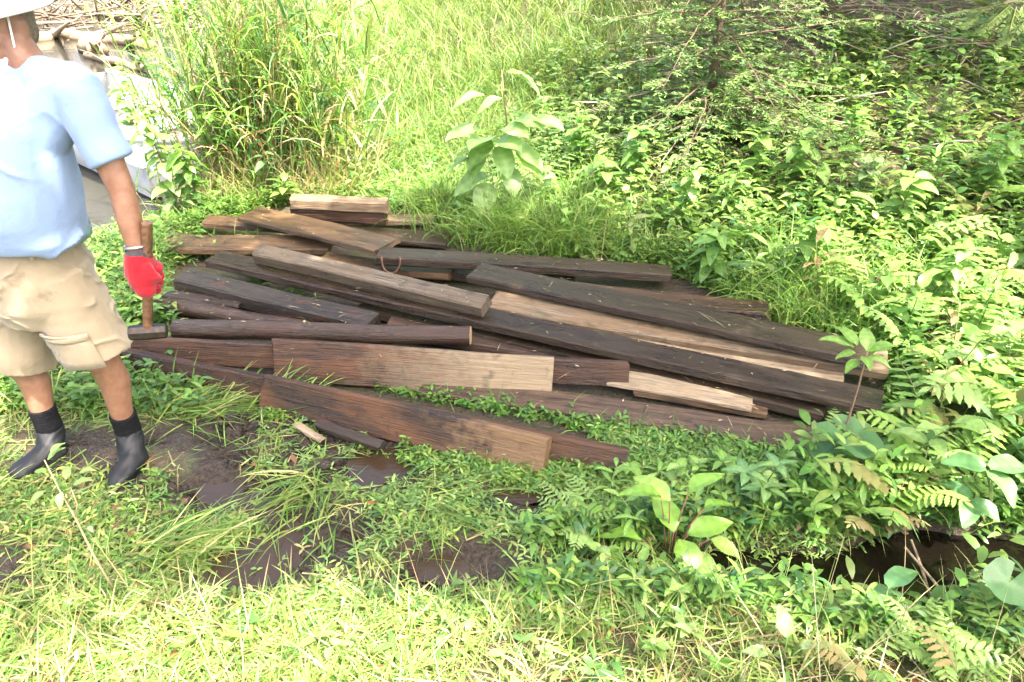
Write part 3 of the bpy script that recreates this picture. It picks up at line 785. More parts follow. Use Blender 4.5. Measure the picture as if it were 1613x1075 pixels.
cp = [hp_(.075, .03, .05), hp_(.07, .05, -.06), hp_(.03, .06, -.15), hp_(.02, .10, -.27), hp_(.02, .10, -.36)]
V, F = tube_vf(cp, .0035, 6); child_mesh('chin_cord', V, F, simple('white_cord', (.75, .75, .72), .8), hat)
# shirt
def wrinkle(amp, fx, fz, sx=1.0):
    def f(co):
        l = co @ np.array(LFT); ff = co @ np.array(FWD); z = co[:, 2]
        a = np.sin((z * fz + l * fx * .55 + ff * fx * .3) + 2.2 * np.sin(l * 8 + z * 5))
        b2 = np.sin(z * fz * 2.1 - l * fx * 1.2 + 1.3 * np.sin(ff * 11 + z * 9))
        return (amp * (a * .65 + b2 * .35)).astype(np.float32)
    return f
def folds(co):
    l = (co - np.array(hem)) @ np.array(LFT); f_ = (co - np.array(hem)) @ np.array(FWD); z = co[:, 2] - hem.z
    low = 1 - ss(.0, .45, z)
    a = np.sin(z * 30 + 9 * np.abs(l) + 2.5 * np.sin(l * 9 + f_ * 7)) * (.3 + .7 * low)
    b2 = np.sin((l - f_ * .4) * 42 + z * 14 + 2.0 * np.sin(z * 13)) * .55
    c2 = (fbm(l * 1.0 + f_, z, 14, 3, 7) - .45) * 3
    rd = lambda q: 1 - 2 * np.abs(np.mod(q, 2) - 1)
    wn_ = fbm(l + .5 * f_, z * .8, 7, 3, 11); wn2 = fbm(l - .4 * f_, z, 5, 3, 13)
    r1 = 1 - np.abs(np.sin(z * 13 - l * 9 + f_ * 4 + 4 * wn_)); r2 = 1 - np.abs(np.sin((l - f_ * .5) * 12 + z * 10 + 4 * wn2))
    m1 = ss(.30, .50, fbm(l + f_, z, 4, 2, 23)); m2 = ss(.36, .52, fbm(l - f_, z, 4, 2, 29))
    return (.0025 * (a * .5 + b2 * .4 + c2 * .6) + .024 * r1 ** 3 * m1 * (.3 + .7 * low) + .016 * r2 ** 4 * m2 * (.5 + .5 * low) - .006 * low).astype(np.float32)
sb = Blob()
hem = off(waist, 0, .02, -.02)
sb.loft([ell_ring(off(hem, dl, df, dz), LFT, FWD, rx, ry, 28, .92) for dz, rx, ry, df, dl in
         ((0, .200, .172, .015, .01), (.04, .210, .187, .02, .012), (.11, .220, .200, .025, .015), (.20, .225, .194, .02, .02), (.30, .228, .176, .008, .025), (.40, .225, .152, 0, .03),
          (.47, .20, .128, -.005, .03), (.53, .15, .10, -.008, .02), (.575, .10, .08, -.01, .01), (.60, .07, .068, -.005, 0))])
nb_ = off(neck, .02, -.01, -.055)
sb.limb([nb_, nb_ * .5 + shL * .5 + UPV * .004, shL], [.07, .078, .074], 18)
sb.limb([nb_, nb_ * .5 + shR * .5 + UPV * .012, shR], [.075, .088, .085], 18)
sb.limb([shL - LFT * .05, off(hem, .12, .0, .32), off(hem, .11, .01, .12)], [.085, .11, .105], 18)
slv = elbL * .62 + shL * .38; ad = (elbL - shL).normalized()
sb.limb([shL - LFT * .07 + UPV * .01, shL, shL + ad * .07, shL + ad * .13, PY(178, 256, 2.475)], [.08, .078, .077, .073, .074], 20)
adr = (elbR - shR).normalized()
sb.limb([shR + LFT * .07, shR, shR + adr * .1, shR + adr * .2], [.075, .082, .08, .084], 20)
shirt = sb.build('shirt', M['shirt'], .0065, person, 24, folds)
pk = off(hem, .085, .168, .335)
V = [tuple(pk + LFT * a + UPV * b2 + FWD * (.012 - abs(a + .0) * .12)) for b2 in (0, -.055, -.11) for a in (-.055, 0, .055)]
child_mesh('chest_pocket', V, [(0, 1, 4, 3), (1, 2, 5, 4), (3, 4, 7, 6), (4, 5, 8, 7)], M['shirt'], shirt)
# shorts
sh = Blob()
sh.loft([ell_ring(off(pel, 0, .01, dz), LFT, FWD, rx, ry, 26, .95) for dz, rx, ry in ((-.16, .17, .14), (-.08, .205, .17), (.02, .207, .172), (.10, .197, .165), (float(waist.z - pel.z) + .005, .188, .160))])
for hp, kn, l0 in ((hipL, kneeL, .0), (hipR, kneeR, 0)):
    kd = (kn - hp).normalized()
    sh.limb([hp + UPV * .03, hp * .6 + kn * .4, hp * .3 + kn * .7, kn - kd * .02], [.118, .122, .124, .130], 22, [1.05, 1.05, 1.02, 1.0], FWD)
def sfolds(co):
    l = (co - np.array(pel)) @ np.array(LFT); f_ = (co - np.array(pel)) @ np.array(FWD); z = co[:, 2] - pel.z
    a = np.sin(z * 34 + 12 * np.abs(l) + 3 * np.sin(l * 13 + f_ * 9)); b2 = np.sin((l + f_ * .6) * 38 + 2.2 * np.sin(z * 15))
    wn_ = fbm(l + .5 * f_, z, 8, 3, 15)
    r1 = 1 - np.abs(np.sin(z * 17 + l * 13 + 7 * wn_)); r2 = 1 - np.abs(np.sin((l + f_ * .6) * 17 - z * 7 + 6 * wn_))
    m1 = ss(.40, .56, fbm(l + f_, z, 7, 2, 33))
    return (.003 * (.45 * a + .3 * b2) + .010 * (fbm(l + f_ * .7, z, 11, 3, 3) - .45) + .013 * r1 ** 5 * m1 + .010 * r2 ** 5 * (1 - m1)).astype(np.float32)
shorts = sh.build('shorts', M['shorts'], .006, person, 5, sfolds)
# cargo pocket on the near leg: flap and bag
kd = (kneeL - hipL).normalized()
for nm, t0, t1, ex in (('cargo_pocket', .55, .93, .0), ('pocket_flap', .5, .58, .005)):
    V, F = [], []
    for i in range(5):
        c0 = hipL + (kneeL - hipL) * (t0 + (t1 - t0) * i / 4)
        for k in range(7):
            a = R(-5 + 75 * k / 6)
            d = (LFT * math.sin(a) + FWD * math.cos(a))
            V.append(tuple(c0 + d * (.128 + ex + .004 * math.sin(i * 1.7 + k))))
    for i in range(4):
        for k in range(6): F.append((i*7 + k, i*7 + k + 1, (i+1)*7 + k + 1, (i+1)*7 + k))
    o = child_mesh(nm, V, F, M['shorts'], shorts)
    so_ = o.modifiers.new('s', 'SOLIDIFY'); so_.thickness = .008; so_.offset = -1
for lo in (.05, .16, -.1):
    c0 = off(waist, lo, .158 - abs(lo) * .25, .0)
    V, F = tube_vf([c0 + UPV * .03, c0 - UPV * .035], .008, 6); child_mesh('belt_loop', V, F, M['shorts'], shorts)
V, F = [], []; nb = 40
for j, (rx, ry, dz) in enumerate(((.193, .167, -.022), (.196, .17, -.022), (.196, .17, .012), (.193, .167, .012))):
    for k in range(nb):
        th = 2 * math.pi * k / nb; V.append(tuple(off(waist, rx * math.cos(th), .012 + ry * math.sin(th), dz)))
for j in range(4):
    for k in range(nb): F.append((j*nb + k, j*nb + (k+1) % nb, ((j+1) % 4)*nb + (k+1) % nb, ((j+1) % 4)*nb + k))
child_mesh('belt', V, F, M['belt'], person)
# socks and boots
for an, kn, he, to in ((ankL, kneeL, heelL, toeL), (ankR, kneeR, heelR, toeR)):
    gz = float(g((he.x + to.x) / 2, (he.y + to.y) / 2)) - .01
    he = Vector((he.x, he.y, gz)); to = Vector((to.x, to.y, gz))
    up_ = (kn - an).normalized(); fd = (to - he); fl = fd.length; fd.normalize(); sd = UPV.cross(fd)
    so2 = Blob(); so2.limb([an - UPV * .06, an, an + up_ * .03, an + up_ * .075], [.05, .05, .049, .051], 18)
    so2.build('sock', M['sock'], .005, person, 2, lambda co: .0015 * np.sin(co[:, 2] * 500))
    bt = Blob()
    rings = []
    for s, hw, hz, z0 in ((-.05, .022, .035, .04), (.0, .036, .065, .035), (.15, .040, .085, .04), (.35, .042, .075, .04), (.6, .047, .055, .034), (.82, .046, .045, .030), (.95, .034, .034, .026), (1.0, .015, .02, .024)):
        rings.append(ell_ring(he + fd * (fl * s) + UPV * (z0 + .012), sd, UPV, hw, hz * .72, 18, .85))
    bt.loft(rings)
    bt.limb([he + fd * fl * .24 + UPV * .05, an - UPV * .035, an - UPV * .02], [.05, .053, .054], 18)
    boot = bt.build('boot', M['boot'], .0055, person, 4, lambda co: .0018 * np.sin(co[:, 2] * 130 + 2 * np.sin(co[:, 0] * 60)))
    V, F = [], []; prof_ = ((-.055, .018), (0, .036), (.15, .041), (.35, .041), (.6, .049), (.82, .047), (.97, .033), (1.02, .01))
    for s, hw in prof_:
        c0 = he + fd * (fl * s)
        V += [tuple(c0 + sd * hw), tuple(c0 - sd * hw), tuple(c0 - sd * hw + UPV * .02), tuple(c0 + sd * hw + UPV * .02)]
    for i in range(len(prof_) - 1):
        for k in range(4): F.append((i*4 + k, i*4 + (k+1) % 4, (i+1)*4 + (k+1) % 4, (i+1)*4 + k))
    F += [(0, 1, 2, 3), (len(V)-1, len(V)-2, len(V)-3, len(V)-4)]
    child_mesh('sole', V, F, M['sole'], boot)
# glove closed round the hammer handle
HT = PY(231, 350, 2.44); HB = PY(233, 520, 2.44); HA = (HT - HB).normalized()
gc = PY(231, 436, 2.44)
gl = Blob(); ad = (gc - wriL)
pc = gc - LFT * .0 + Vector((-.022, .012, .012))
gl.limb([wriL - (gc - wriL).normalized() * .004, wriL + ad * .35 + Vector((-.004, 0, 0)), pc, pc - HA * .03], [.040, .052, .060, .046], 16, [1, .95, .85, .8], Vector((1, 0, 0)))
ex = Vector((1, 0, 0)); ey = (ex - HA * ex.dot(HA)).normalized(); ez = HA.cross(ey)
for q in range(4):
    zc = .036 - .027 * q; rr_ = (.040, .043, .041, .036)[q]
    pts = []
    for k in range(7):
        a = R(200 - (205, 225, 220, 200)[q] * k / 6)
        pts.append(gc + HA * (zc - .004 * k / 6) + ey * (rr_ * math.cos(a)) - ez * (rr_ * math.sin(a)) * -1)
    gl.limb(pts, [.017, .0175, .017, .0165, .016, .015, .012], 10)
pts = [pc + HA * .045 + ey * .0, gc + HA * .05 + ey * .012 - ez * .032, gc + HA * .022 + ey * .034 - ez * .03, gc + HA * .005 + ey * .046 - ez * .012]
gl.limb(pts, [.021, .019, .0175, .013], 10)
gl.ball(gc + Vector((-.006, -.026, .004)), .047, .030, .056)
gl.ball(gc + Vector((.0, -.03, -.032)), .036, .026, .034)
gl.build('glove', M['glove'], .0042, person, 2, lambda co: .0008 * np.sin(co[:, 2] * 700) * np.sin(co[:, 0] * 600))
V, F = [], []; cu = (wriL - elbL).normalized(); ca = cu.cross(Vector((0, 1, 0))).normalized(); cb = cu.cross(ca)
for j, (dz, r_) in enumerate(((-.012, .038), (.0, .0415), (.012, .0415), (.02, .039))):
    V += [tuple(p) for p in ell_ring(wriL + cu * dz, ca, cb, r_, r_ * .92, 24)]
for j in range(3):
    for k in range(24): F.append((j*24 + k, j*24 + (k+1) % 24, (j+1)*24 + (k+1) % 24, (j+1)*24 + k))
child_mesh('glove_cuff', V, F, M['cuff'], person)
wc = wriL - cu * .022; pts = [wc + ca * (.036 * math.cos(a)) + cb * (.034 * math.sin(a)) for a in np.linspace(0, 2 * math.pi, 21)]
V, F = tube_vf(pts, .006, 6, False); child_mesh('watch_band', V, F, M['steel_band'], person)

# ------------------------------------------------------------------ hammer
ham = empty('sledge_hammer', HB); tag(ham, 'short sledge hammer with wooden handle held in the red glove', 'hammer')
bpy.context.view_layer.update()
hn = Blob(); hn.limb([HB - HA * .0, HB + HA * .08, HB + HA * .22, HT], [.0155, .0165, .0165, .018], 14, [1.25] * 4, Vector((0, 1, 0)))
hn.build('handle', wood_mat('hammer_handle', (.13, .065, .035), (.24, .13, .07), None, (.4, .55)), .004, ham, 2)
hx = Vector((.96, .25, -.06)).normalized(); hz_ = HA; hy_ = hz_.cross(hx).normalized(); hz_ = hx.cross(hy_)
V, F = [], []; hc = HB - HA * .008
pr = ((-.062, .022), (-.058, .026), (-.03, .0275), (.0, .0285), (.03, .0275), (.058, .026), (.062, .022))
for s, r_ in pr:
    for k in range(8):
        th = 2 * math.pi * (k + .5) / 8
        V.append(tuple(hc + hx * s + hy_ * (r_ * math.cos(th)) + hz_ * (r_ * math.sin(th))))
for i in range(len(pr) - 1):
    for k in range(8): F.append((i*8 + k, i*8 + (k+1) % 8, (i+1)*8 + (k+1) % 8, (i+1)*8 + k))
F += [tuple(reversed(range(8))), tuple(range(48, 56))]
child_mesh('hammer_head', V, F, simple('worn_iron', (.034, .026, .021), .5, .55, nscale=60, namt=.5, bstr=.3), ham, False)

# ------------------------------------------------------------------ boat
bdir = Vector((.73, -.68, 0)).normalized(); bper = Vector((.68, .73, 0)).normalized()
boat = empty('rowing_boat', Vector((-2.95, 7.0, -.2)))
tag(boat, 'white aluminium rowing boat moored on the pond edge behind the reeds', 'boat')
boat.matrix_world = Matrix((bdir, bper, Vector((0, 0, 1)))).transposed().to_4x4()
boat.matrix_world.translation = Vector((-2.98, 7.0, -.2))
alu = simple('white_aluminium', (.60, .61, .60), .38, .0, .5, nscale=9, namt=.1)
alu_in = simple('bare_aluminium', (.50, .51, .50), .42, .35, .5, nscale=14, namt=.15)
ST = []
for i in range(25):
    s = i / 24; x = -2.7 + 3.9 * s
    bw = .60 + .06 * math.sin(math.pi * min(s * 1.1, 1)) if s < .62 else .655 * math.sqrt(max(0.0, 1 - ((s - .62) / .385) ** 2))
    ST.append((x, max(bw, .03), .45 + .10 * max(0, s - .5) ** 1.5 / .35, .07 * max(0, (s - .6) / .4) ** 2 + -.06))
def hull_sec(x, bw, h, zb, inset):
    b1 = max(bw - inset, .008)
    return [(x, -b1, h), (x, -b1 * .97, h * .66), (x, -b1 * .9, zb + .12), (x, -b1 * .72, zb + .025 + inset), (x, 0, zb + inset), (x, b1 * .72, zb + .025 + inset), (x, b1 * .9, zb + .12), (x, b1 * .97, h * .66), (x, b1, h)]
for nm, ins, mt in (('hull', 0, alu), ('inner_hull', .014, alu_in)):
    V, F = [], []
    for st in ST: V += hull_sec(*st, ins)
    for i in range(24):
        for k in range(8): F.append((i*9 + k, i*9 + k + 1, (i+1)*9 + k + 1, (i+1)*9 + k))
    F.append(tuple(range(9)))
    link_mesh(nm, V, F, mt, boat, smooth=True)
for sgn in (-1, 1):
    V, F = tube_vf([(x, sgn * bw, h + .008) for x, bw, h, zb in ST], .026, 8); link_mesh('gunwale', V, F, alu, boat, True)
def box_vf(x0, x1, y0, y1, z0, z1):
    V = [(x, y, z) for z in (z0, z1) for y in (y0, y1) for x in (x0, x1)]
    return V, [(0, 2, 3, 1), (4, 5, 7, 6), (0, 1, 5, 4), (2, 6, 7, 3), (0, 4, 6, 2), (1, 3, 7, 5)]
for x0 in (-1.9, -.75, .25):
    V, F = box_vf(x0, x0 + .34, -.585, .585, .29, .325); be = link_mesh('bench', V, F, alu, boat)
    V, F = box_vf(x0 + .04, x0 + .30, -.53, .53, .02, .288); link_mesh('bench_support', V, F, alu_in, be)
for x0 in (-1.3, -1.05, -.2, .05, .85):
    for sgn in (-1, 1):
        V, F = tube_vf([(x0, sgn * .60, .40), (x0, sgn * .585, .28), (x0, sgn * .56, .09), (x0, sgn * .40, .02)], .014, 6); link_mesh('rib', V, F, alu_in, boat, True)
V, F = tube_vf([(-1.6 + .02 * k, .56 - .03 * math.sin(k), .40 - .028 * k) for k in range(8)], .012, 6); link_mesh('rope', V, F, simple('white_rope', (.75, .73, .68), .8), boat, True)
V, F = tube_vf([(.70, -.30, .34), (.95, -.1, .33), (1.1, .06, .40)], .018, 6); link_mesh('red_strap', V, F, simple('red_strap', (.5, .05, .04), .6), boat, True)
oar = empty('oar'); tag(oar, 'pale wooden oar lying along the boat benches', 'oar'); oar.matrix_world = boat.matrix_world.copy()
V, F = tube_vf([(-1.75, -.22, .36), (.15, -.30, .37)], .018, 8); link_mesh('shaft', V, F, M['drift'], oar, True)
V, F = box_vf(.15, .55, -.38, -.24, .36, .375); link_mesh('blade', V, F, M['drift'], oar)

# ------------------------------------------------------------------ driftwood in the pond
def drift(label, pts, r0, r1, branches=(), name='driftwood_log'):
    n = len(pts); 
    pts2 = []
    for i in range(n - 1):
        for k in range(4):
            t = k / 4; p = Vector(pts[i]).lerp(Vector(pts[i+1]), t)
            pts2.append(p + Vector((random.uniform(-.03, .03), random.uniform(-.03, .03), random.uniform(-.025, .025))))
    pts2.append(Vector(pts[-1])); L = len(pts2)
    V, F = tube_vf(pts2, [(r0 + (r1 - r0) * i / (L - 1)) * random.uniform(.85, 1.15) for i in range(L)], 10)
    o = link_mesh(name, V, F, M['drift'], smooth=True)
    tag(o, label, 'log', 'dead wood lying in the pond')
    for bp in branches:
        Vb, Fb = tube_vf([Vector(p) for p in bp], [r1 * .8] + [r1 * .5] * (len(bp) - 2) + [r1 * .2], 6)
        link_mesh('branch', Vb, Fb, M['drift'], o, True)
    return o
WZ = -.2
def D(u, v, dz=.05): return P(u, v, WZ + dz)
drift('long pale log floating across the pond', [D(108, 56), D(170, 62), D(240, 72)], .13, .08, [[D(165, 62), D(175, 48, .2), D(196, 38, .35)], [D(200, 66), D(212, 60, .3), D(224, 44, .4)]])
drift('twisted driftwood branch just beyond the boat', [D(140, 86), D(180, 98), D(226, 108), D(258, 122)], .06, .035, [[D(215, 105), D(223, 92, .25), D(226, 84, .35)], [D(226, 108), D(240, 100, .2), D(258, 98, .2)], [D(232, 112), D(240, 122, .1), D(248, 128, .02)]])
drift('short dark stump root jutting from the pond', [D(136, 74), D(150, 76, .15), D(164, 80)], .15, .07, [[D(150, 76, .15), D(158, 66, .35)], [D(150, 76, .1), D(140, 66, .4)]], 'stump_root')
drift('grey log half hidden behind the hat', [D(40, 62), D(75, 58), D(104, 50)], .12, .07, [[D(88, 56), D(96, 46, .3), D(110, 34, .6)]])
drift('bleached thin trunk among far brush', [D(160, 18), D(210, 30), D(262, 40)], .12, .06, [[D(210, 30), D(232, 14, .5)]])
drift('pale far log beyond the reeds', [D(500, 14, .1), D(560, 12, .1), D(640, 6, .1)], .22, .16)
bk = Acc(); cols = np.array([(.22, .17, .12), (.30, .25, .19), (.14, .105, .075)])
for k in range(1100):
    x = rng.uniform(-15, -3.2); y = rng.uniform(14.5, 20.5); z = max(float(g(x, y)), WZ) + rng.uniform(-.05, .5)
    a = rng.uniform(0, 6.28); L = rng.uniform(.4, 1.8); e = rng.uniform(-.25, .7)
    p = Vector((x, y, z)); d = Vector((math.cos(a) * math.cos(e), math.sin(a) * math.cos(e), math.sin(e)))
    acc_tube(bk, [p, p + d * L * .5 + Vector((0, 0, rng.uniform(-.1, .1))), p + d * L], [.022, .016, .005], cols[k % 3], 4)
o = bk.build('brush', M['dry']); tag(o, 'tangled dead brush along the far pond bank', 'brush', kind='stuff')

# ------------------------------------------------------------------ vegetation: scattered stuff
CLEAR = [tuple(P(u, v, 0))[:2] for u, v in ((1200, 500), (1260, 500), (1420, 560), (1440, 735), (1290, 735))]

def scatter(n, x0, x1, y0, y1, keep=None, pile=True, mudcut=1.0):
    x = rng.uniform(x0, x1, n); y = rng.uniform(y0, y1, n)
    k = np.ones(n, bool)
    if pile: k &= ~inpoly(x, y, PILE)
    if mudcut > 0:
        mk = mud_mask(x, y)
        for (cx, cyp, rx, ry) in POOLS: mk = np.maximum(mk, blob(x, y, cx, cyp, rx * 1.1, ry * 1.1, .3))
        k &= rng.random(n) > mk * mudcut
    k &= (shore_x(y) - x < -.05)
    k &= ditch(x, y) < .4 + .4 * rng.random(n)
    k &= ~(inpoly(x, y, CLEAR) & (rng.random(n) < .85))
    if keep is not None: k &= rng.random(n) < keep(x, y)
    x, y = x[k], y[k]
    return np.stack([x, y, g(x, y)], 1)
U = lambda a, b, n: rng.uniform(a, b, n)
def sprigs(acc, pos, nl, h, L, Wd, cols, wts=None, prof='lance', across=2, e0=(.0, .7), droop=(.3, 1.1), fold=.25, jit=.18):
    """small leafy plants: nl leaves spread round a short stem"""
    n = len(pos)
    if n == 0: return
    hh = U(h[0], h[1], n); y0 = U(0, 6.28, n); lean = U(-.25, .25, (n, 2)) if False else rng.uniform(-.3, .3, (n, 2))
    base = pal(n, cols, wts, jit)
    for k in range(nl):
        t = (k + rng.random(n)) / nl
        p = pos + np.stack([lean[:, 0] * hh * t, lean[:, 1] * hh * t, hh * t], 1)
        c = np.clip(base * (1 + .12 * rng.standard_normal((n, 1))), .004, .9)
        acc.rib(p, y0 + k * 2.4 + U(-.4, .4, n), U(e0[0], e0[1], n), U(droop[0], droop[1], n), U(L[0], L[1], n), U(Wd[0], Wd[1], n), c, prof=prof, across=across, fold=fold, roll=U(-.5, .5, n))
def blades(acc, pos, L, Wd, elev, droop, cols, wts=None, prof='blade', lift=0.0, jit=.18, yaw=None):
    n = len(pos)
    if n == 0: return
    pos = pos + np.stack([np.zeros(n), np.zeros(n), U(0, lift + 1e-6, n)], 1)
    acc.rib(pos, U(0, 6.28, n) if yaw is None else yaw, U(*elev, n), U(*droop, n), U(*L, n), U(*Wd, n), pal(n, cols, wts, jit), prof=prof, roll=U(-.7, .7, n))

# trampled grass on the near bank
A1 = Acc()
dn = lambda x, y: np.clip(.35 + 1.3 * (fbm(x, y, 3.1, 3, 21) - .35), .08, 1)
p1 = scatter(26000, -2.6, -.15, 1.35, 3.25, dn, mudcut=.985)
blades(A1, p1, (.05, .17), (.003, .0075), (-.12, .25), (-.15, .4), YELLOW + GREEN + STRAW[:1], [3, 3, 2, 2, 2, 2, 1.5, 1.5, .8], 'blade3', lift=.025)
p1 = scatter(1300, -2.6, -.2, 1.5, 3.3, dn, mudcut=.97)
blades(A1, p1, (.06, .2), (.003, .007), (.2, 1.0), (.6, 1.8), GREEN + YELLOW, None, 'blade')
p1 = scatter(7000, -3.6, -1.35, 2.9, 5.6, None)
blades(A1, p1, (.06, .25), (.004, .008), (.2, 1.3), (.5, 1.7), GREEN + YELLOW, None, 'blade3')
# flattened tussocks lying over the mud
for (cx, cyp, a0, n) in ((-.80, 2.42, -1.9, 110), (-.70, 2.24, -1.2, 40), (-1.2, 2.05, .3, 110), (-1.1, 2.95, .4, 160), (-1.4, 2.92, .1, 180), (-.3, 2.3, -.8, 70)):
    x = cx + .08 * rng.standard_normal(n); y = cyp + .06 * rng.standard_normal(n)
    blades(A1, np.stack([x, y, g(x, y)], 1), (.12, .32), (.004, .008), (.05, .6), (.2, .9), GREEN + YELLOW, None, 'blade', yaw=a0 + .55 * rng.standard_normal(n), lift=.02)
o = A1.build('trampled_grass', M['grass']); tag(o, 'trampled yellowish grass flattened over the wet bank', 'grass', kind='stuff')

# foreground bank: bright grass and low leaves
A2 = Acc()
dn = lambda x, y: np.clip(.3 + 1.5 * (fbm(x, y, 2.3, 3, 31) - .3), .15, 1)
p2 = scatter(26000, -2.0, 2.2, .55, 1.86, dn, mudcut=.6)
blades(A2, p2, (.05, .17), (.0025, .006), (-.05, 1.2), (.2, 1.6), YELLOW + GREEN[:3] + STRAW, [3, 3, 2, 3, 2, 2, 2, 1.2, 1.2, .8], 'blade3', lift=.03)
p2 = scatter(3500, -2.0, 2.2, .55, 1.86)
blades(A2, p2, (.06, .2), (.003, .006), (-.05, .6), (-.1, .7), STRAW + YELLOW, None, 'blade3', lift=.05)
p2 = scatter(420, -2.0, 2.2, .7, 1.9)
blades(A2, p2, (.2, .42), (.002, .004), (.8, 1.45), (.1, .9), YELLOW + STRAW, None, 'blade')
o = A2.build('bank_grass', M['grass']); tag(o, 'bright sunlit grass on the near bank edge', 'grass', kind='stuff')
A3 = Acc()
p3 = scatter(3000, -2.0, 2.2, .6, 1.9, lambda x, y: np.clip(.25 + .5 * ss(-1.2, .6, x) + .8 * (fbm(x, y, 2.0, 3, 44) - .45), .1, 1), mudcut=.5)
sprigs(A3, p3[::2], 6, (.02, .10), (.02, .05), (.006, .013), YELLOW + GREEN, None, 'lance', 2)
sprigs(A3, p3[1::6], 5, (.02, .10), (.04, .08), (.012, .028), YELLOW + GREEN, None, 'ovate', 3)
# low leafy cover in the wet middle
p3 = scatter(8500, -1.05, 1.35, 1.72, 2.95, lambda x, y: np.clip(.25 + .75 * ss(-1.0, -.2, x) + 1.1 * (fbm(x, y, 3.4, 3, 51) - .5), .05, 1), mudcut=.985)
sprigs(A3, p3, 6, (.01, .055), (.02, .045), (.005, .0115), [(.17, .26, .06), (.13, .22, .05), (.21, .30, .09), (.10, .19, .05)], None, 'lance', 2)
p3 = scatter(2600, -3.4, -1.3, 2.9, 5.4, None)
sprigs(A3, p3, 7, (.02, .14), (.03, .08), (.012, .03), GREEN, None, 'ovate', 2)
p3 = scatter(2600, -2.4, -.5, 1.5, 2.5, None, mudcut=.97)
sprigs(A3, p3, 5, (.01, .04), (.02, .045), (.006, .012), YELLOW + GREEN, None, 'lance', 2)
o = A3.build('low_weeds', M['leaf']); tag(o, 'low leafy weeds carpeting the wet ground before the pile', 'weeds', kind='stuff')

# weeds and grass creeping round and between the boards
A4 = Acc(); A4g = Acc()
strip = [tuple(P(u, v, 0))[:2] for u, v in ((520, 598), (640, 612), (760, 632), (880, 655), (1240, 715), (1300, 705), (1330, 790), (1010, 760), (980, 700), (868, 672), (700, 640))]
x = U(-1.2, 2.2, 9000); y = U(2.2, 3.4, 9000); k = inpoly(x, y, strip); x, y = x[k], y[k]
ps = np.stack([x, y, g(x, y)], 1)
ps = ps[:3200]
sprigs(A4, ps, 6, (.01, .06), (.02, .042), (.008, .018), [(.10, .21, .035), (.14, .25, .045), (.075, .17, .035)], None, 'lance', 2)
k = rng.random(len(ps)) < .35
blades(A4g, ps[k], (.06, .18), (.003, .006), (.4, 1.3), (.5, 1.5), GREEN, None, 'blade3')
# along the boards' outer edges
edge_px = [((640, 714), (860, 762), 500), ((415, 655), (500, 676), 90), ((195, 582), (415, 620), 600), ((215, 490), (250, 395), 900), ((250, 395), (330, 350), 600), ((690, 345), (1060, 420), 2600), ((1060, 425), (1400, 560), 2000), ((860, 750), (1000, 748), 500), ((330, 345), (455, 320), 500)]
for (a, b_, n) in edge_px:
    t = rng.random(n); A_, B2 = P(*a, 0), P(*b_, 0)
    x = A_.x + (B2.x - A_.x) * t + .05 * rng.standard_normal(n); y = A_.y + (B2.y - A_.y) * t + .05 * rng.standard_normal(n)
    ps = np.stack([x, y, g(x, y)], 1); h = n // 2
    q = .4 if a[1] > 560 else 1.0
    blades(A4g, ps[:h], (.07 * q, .26 * q), (.003, .007), (.5 * q, 1.4 * q), (.5, 1.8), GREEN + YELLOW[:2], None, 'blade')
    sprigs(A4, ps[h:], 6, (.02 * q, .13 * q), (.025, .06 - .02 * (q < 1)), (.008, .02 - .007 * (q < 1)), GREEN, None, 'lance', 2)
x = U(1.0, 2.2, 3500); y = U(2.4, 4.2, 3500); k = inpoly(x, y, CLEAR) & ~inpoly(x, y, PILE); ps = np.stack([x[k], y[k], g(x[k], y[k])], 1)
sprigs(A4, ps, 6, (.02, .09), (.03, .06), (.01, .022), GREEN, None, 'lance', 2)
blades(A4g, ps[::2], (.06, .16), (.003, .006), (.3, 1.2), (.5, 1.5), GREEN, None, 'blade3')
# gaps inside the pile at the man's side
for (u0, v0, n) in ((230, 480, 260), (250, 500, 200), (215, 455, 260), (240, 420, 300), (330, 400, 120), (420, 440, 60), (480, 455, 40), (205, 500, 160), (270, 405, 160), (390, 395, 90)):
    c0 = P(u0, v0, 0); x = c0.x + .06 * rng.standard_normal(n); y = c0.y + .06 * rng.standard_normal(n)
    ps = np.stack([x, y, g(x, y)], 1)
    sprigs(A4, ps[::3], 6, (.03, .13), (.03, .075), (.012, .03), GREEN, None, 'ovate', 2)
    blades(A4g, ps[1::3], (.08, .25), (.003, .007), (.4, 1.3), (.4, 1.4), GREEN + YELLOW[:1], None, 'blade')
n = 2600; x = U(.05, 3.2, n); sgn = np.where(rng.random(n) < .5, -1, 1)
y = 1.98 + .06 * np.sin(x * 2.2) + .10 * ss(1.0, 2.4, x) + sgn * (.13 + .16 * ss(.2, 1.3, x)) * U(.7, 1.3, n)
ps = np.stack([x, y, g(x, y)], 1); ps = ps[ps[:, 2] > -.11]
blades(A4g, ps[::2], (.08, .26), (.003, .007), (.2, 1.3), (.6, 2.0), GREEN + YELLOW[:2], None, 'blade')
sprigs(A4, ps[1::2], 7, (.03, .14), (.03, .07), (.009, .022), GREEN + COOL, None, 'lance', 2)
o = A4.build('pile_weeds', M['leaf']); tag(o, 'small green weeds growing up between the salvaged boards', 'weeds', kind='stuff')
o = A4g.build('pile_grass', M['grass']); tag(o, 'grass blades curling round the edges of the timber pile', 'grass', kind='stuff')

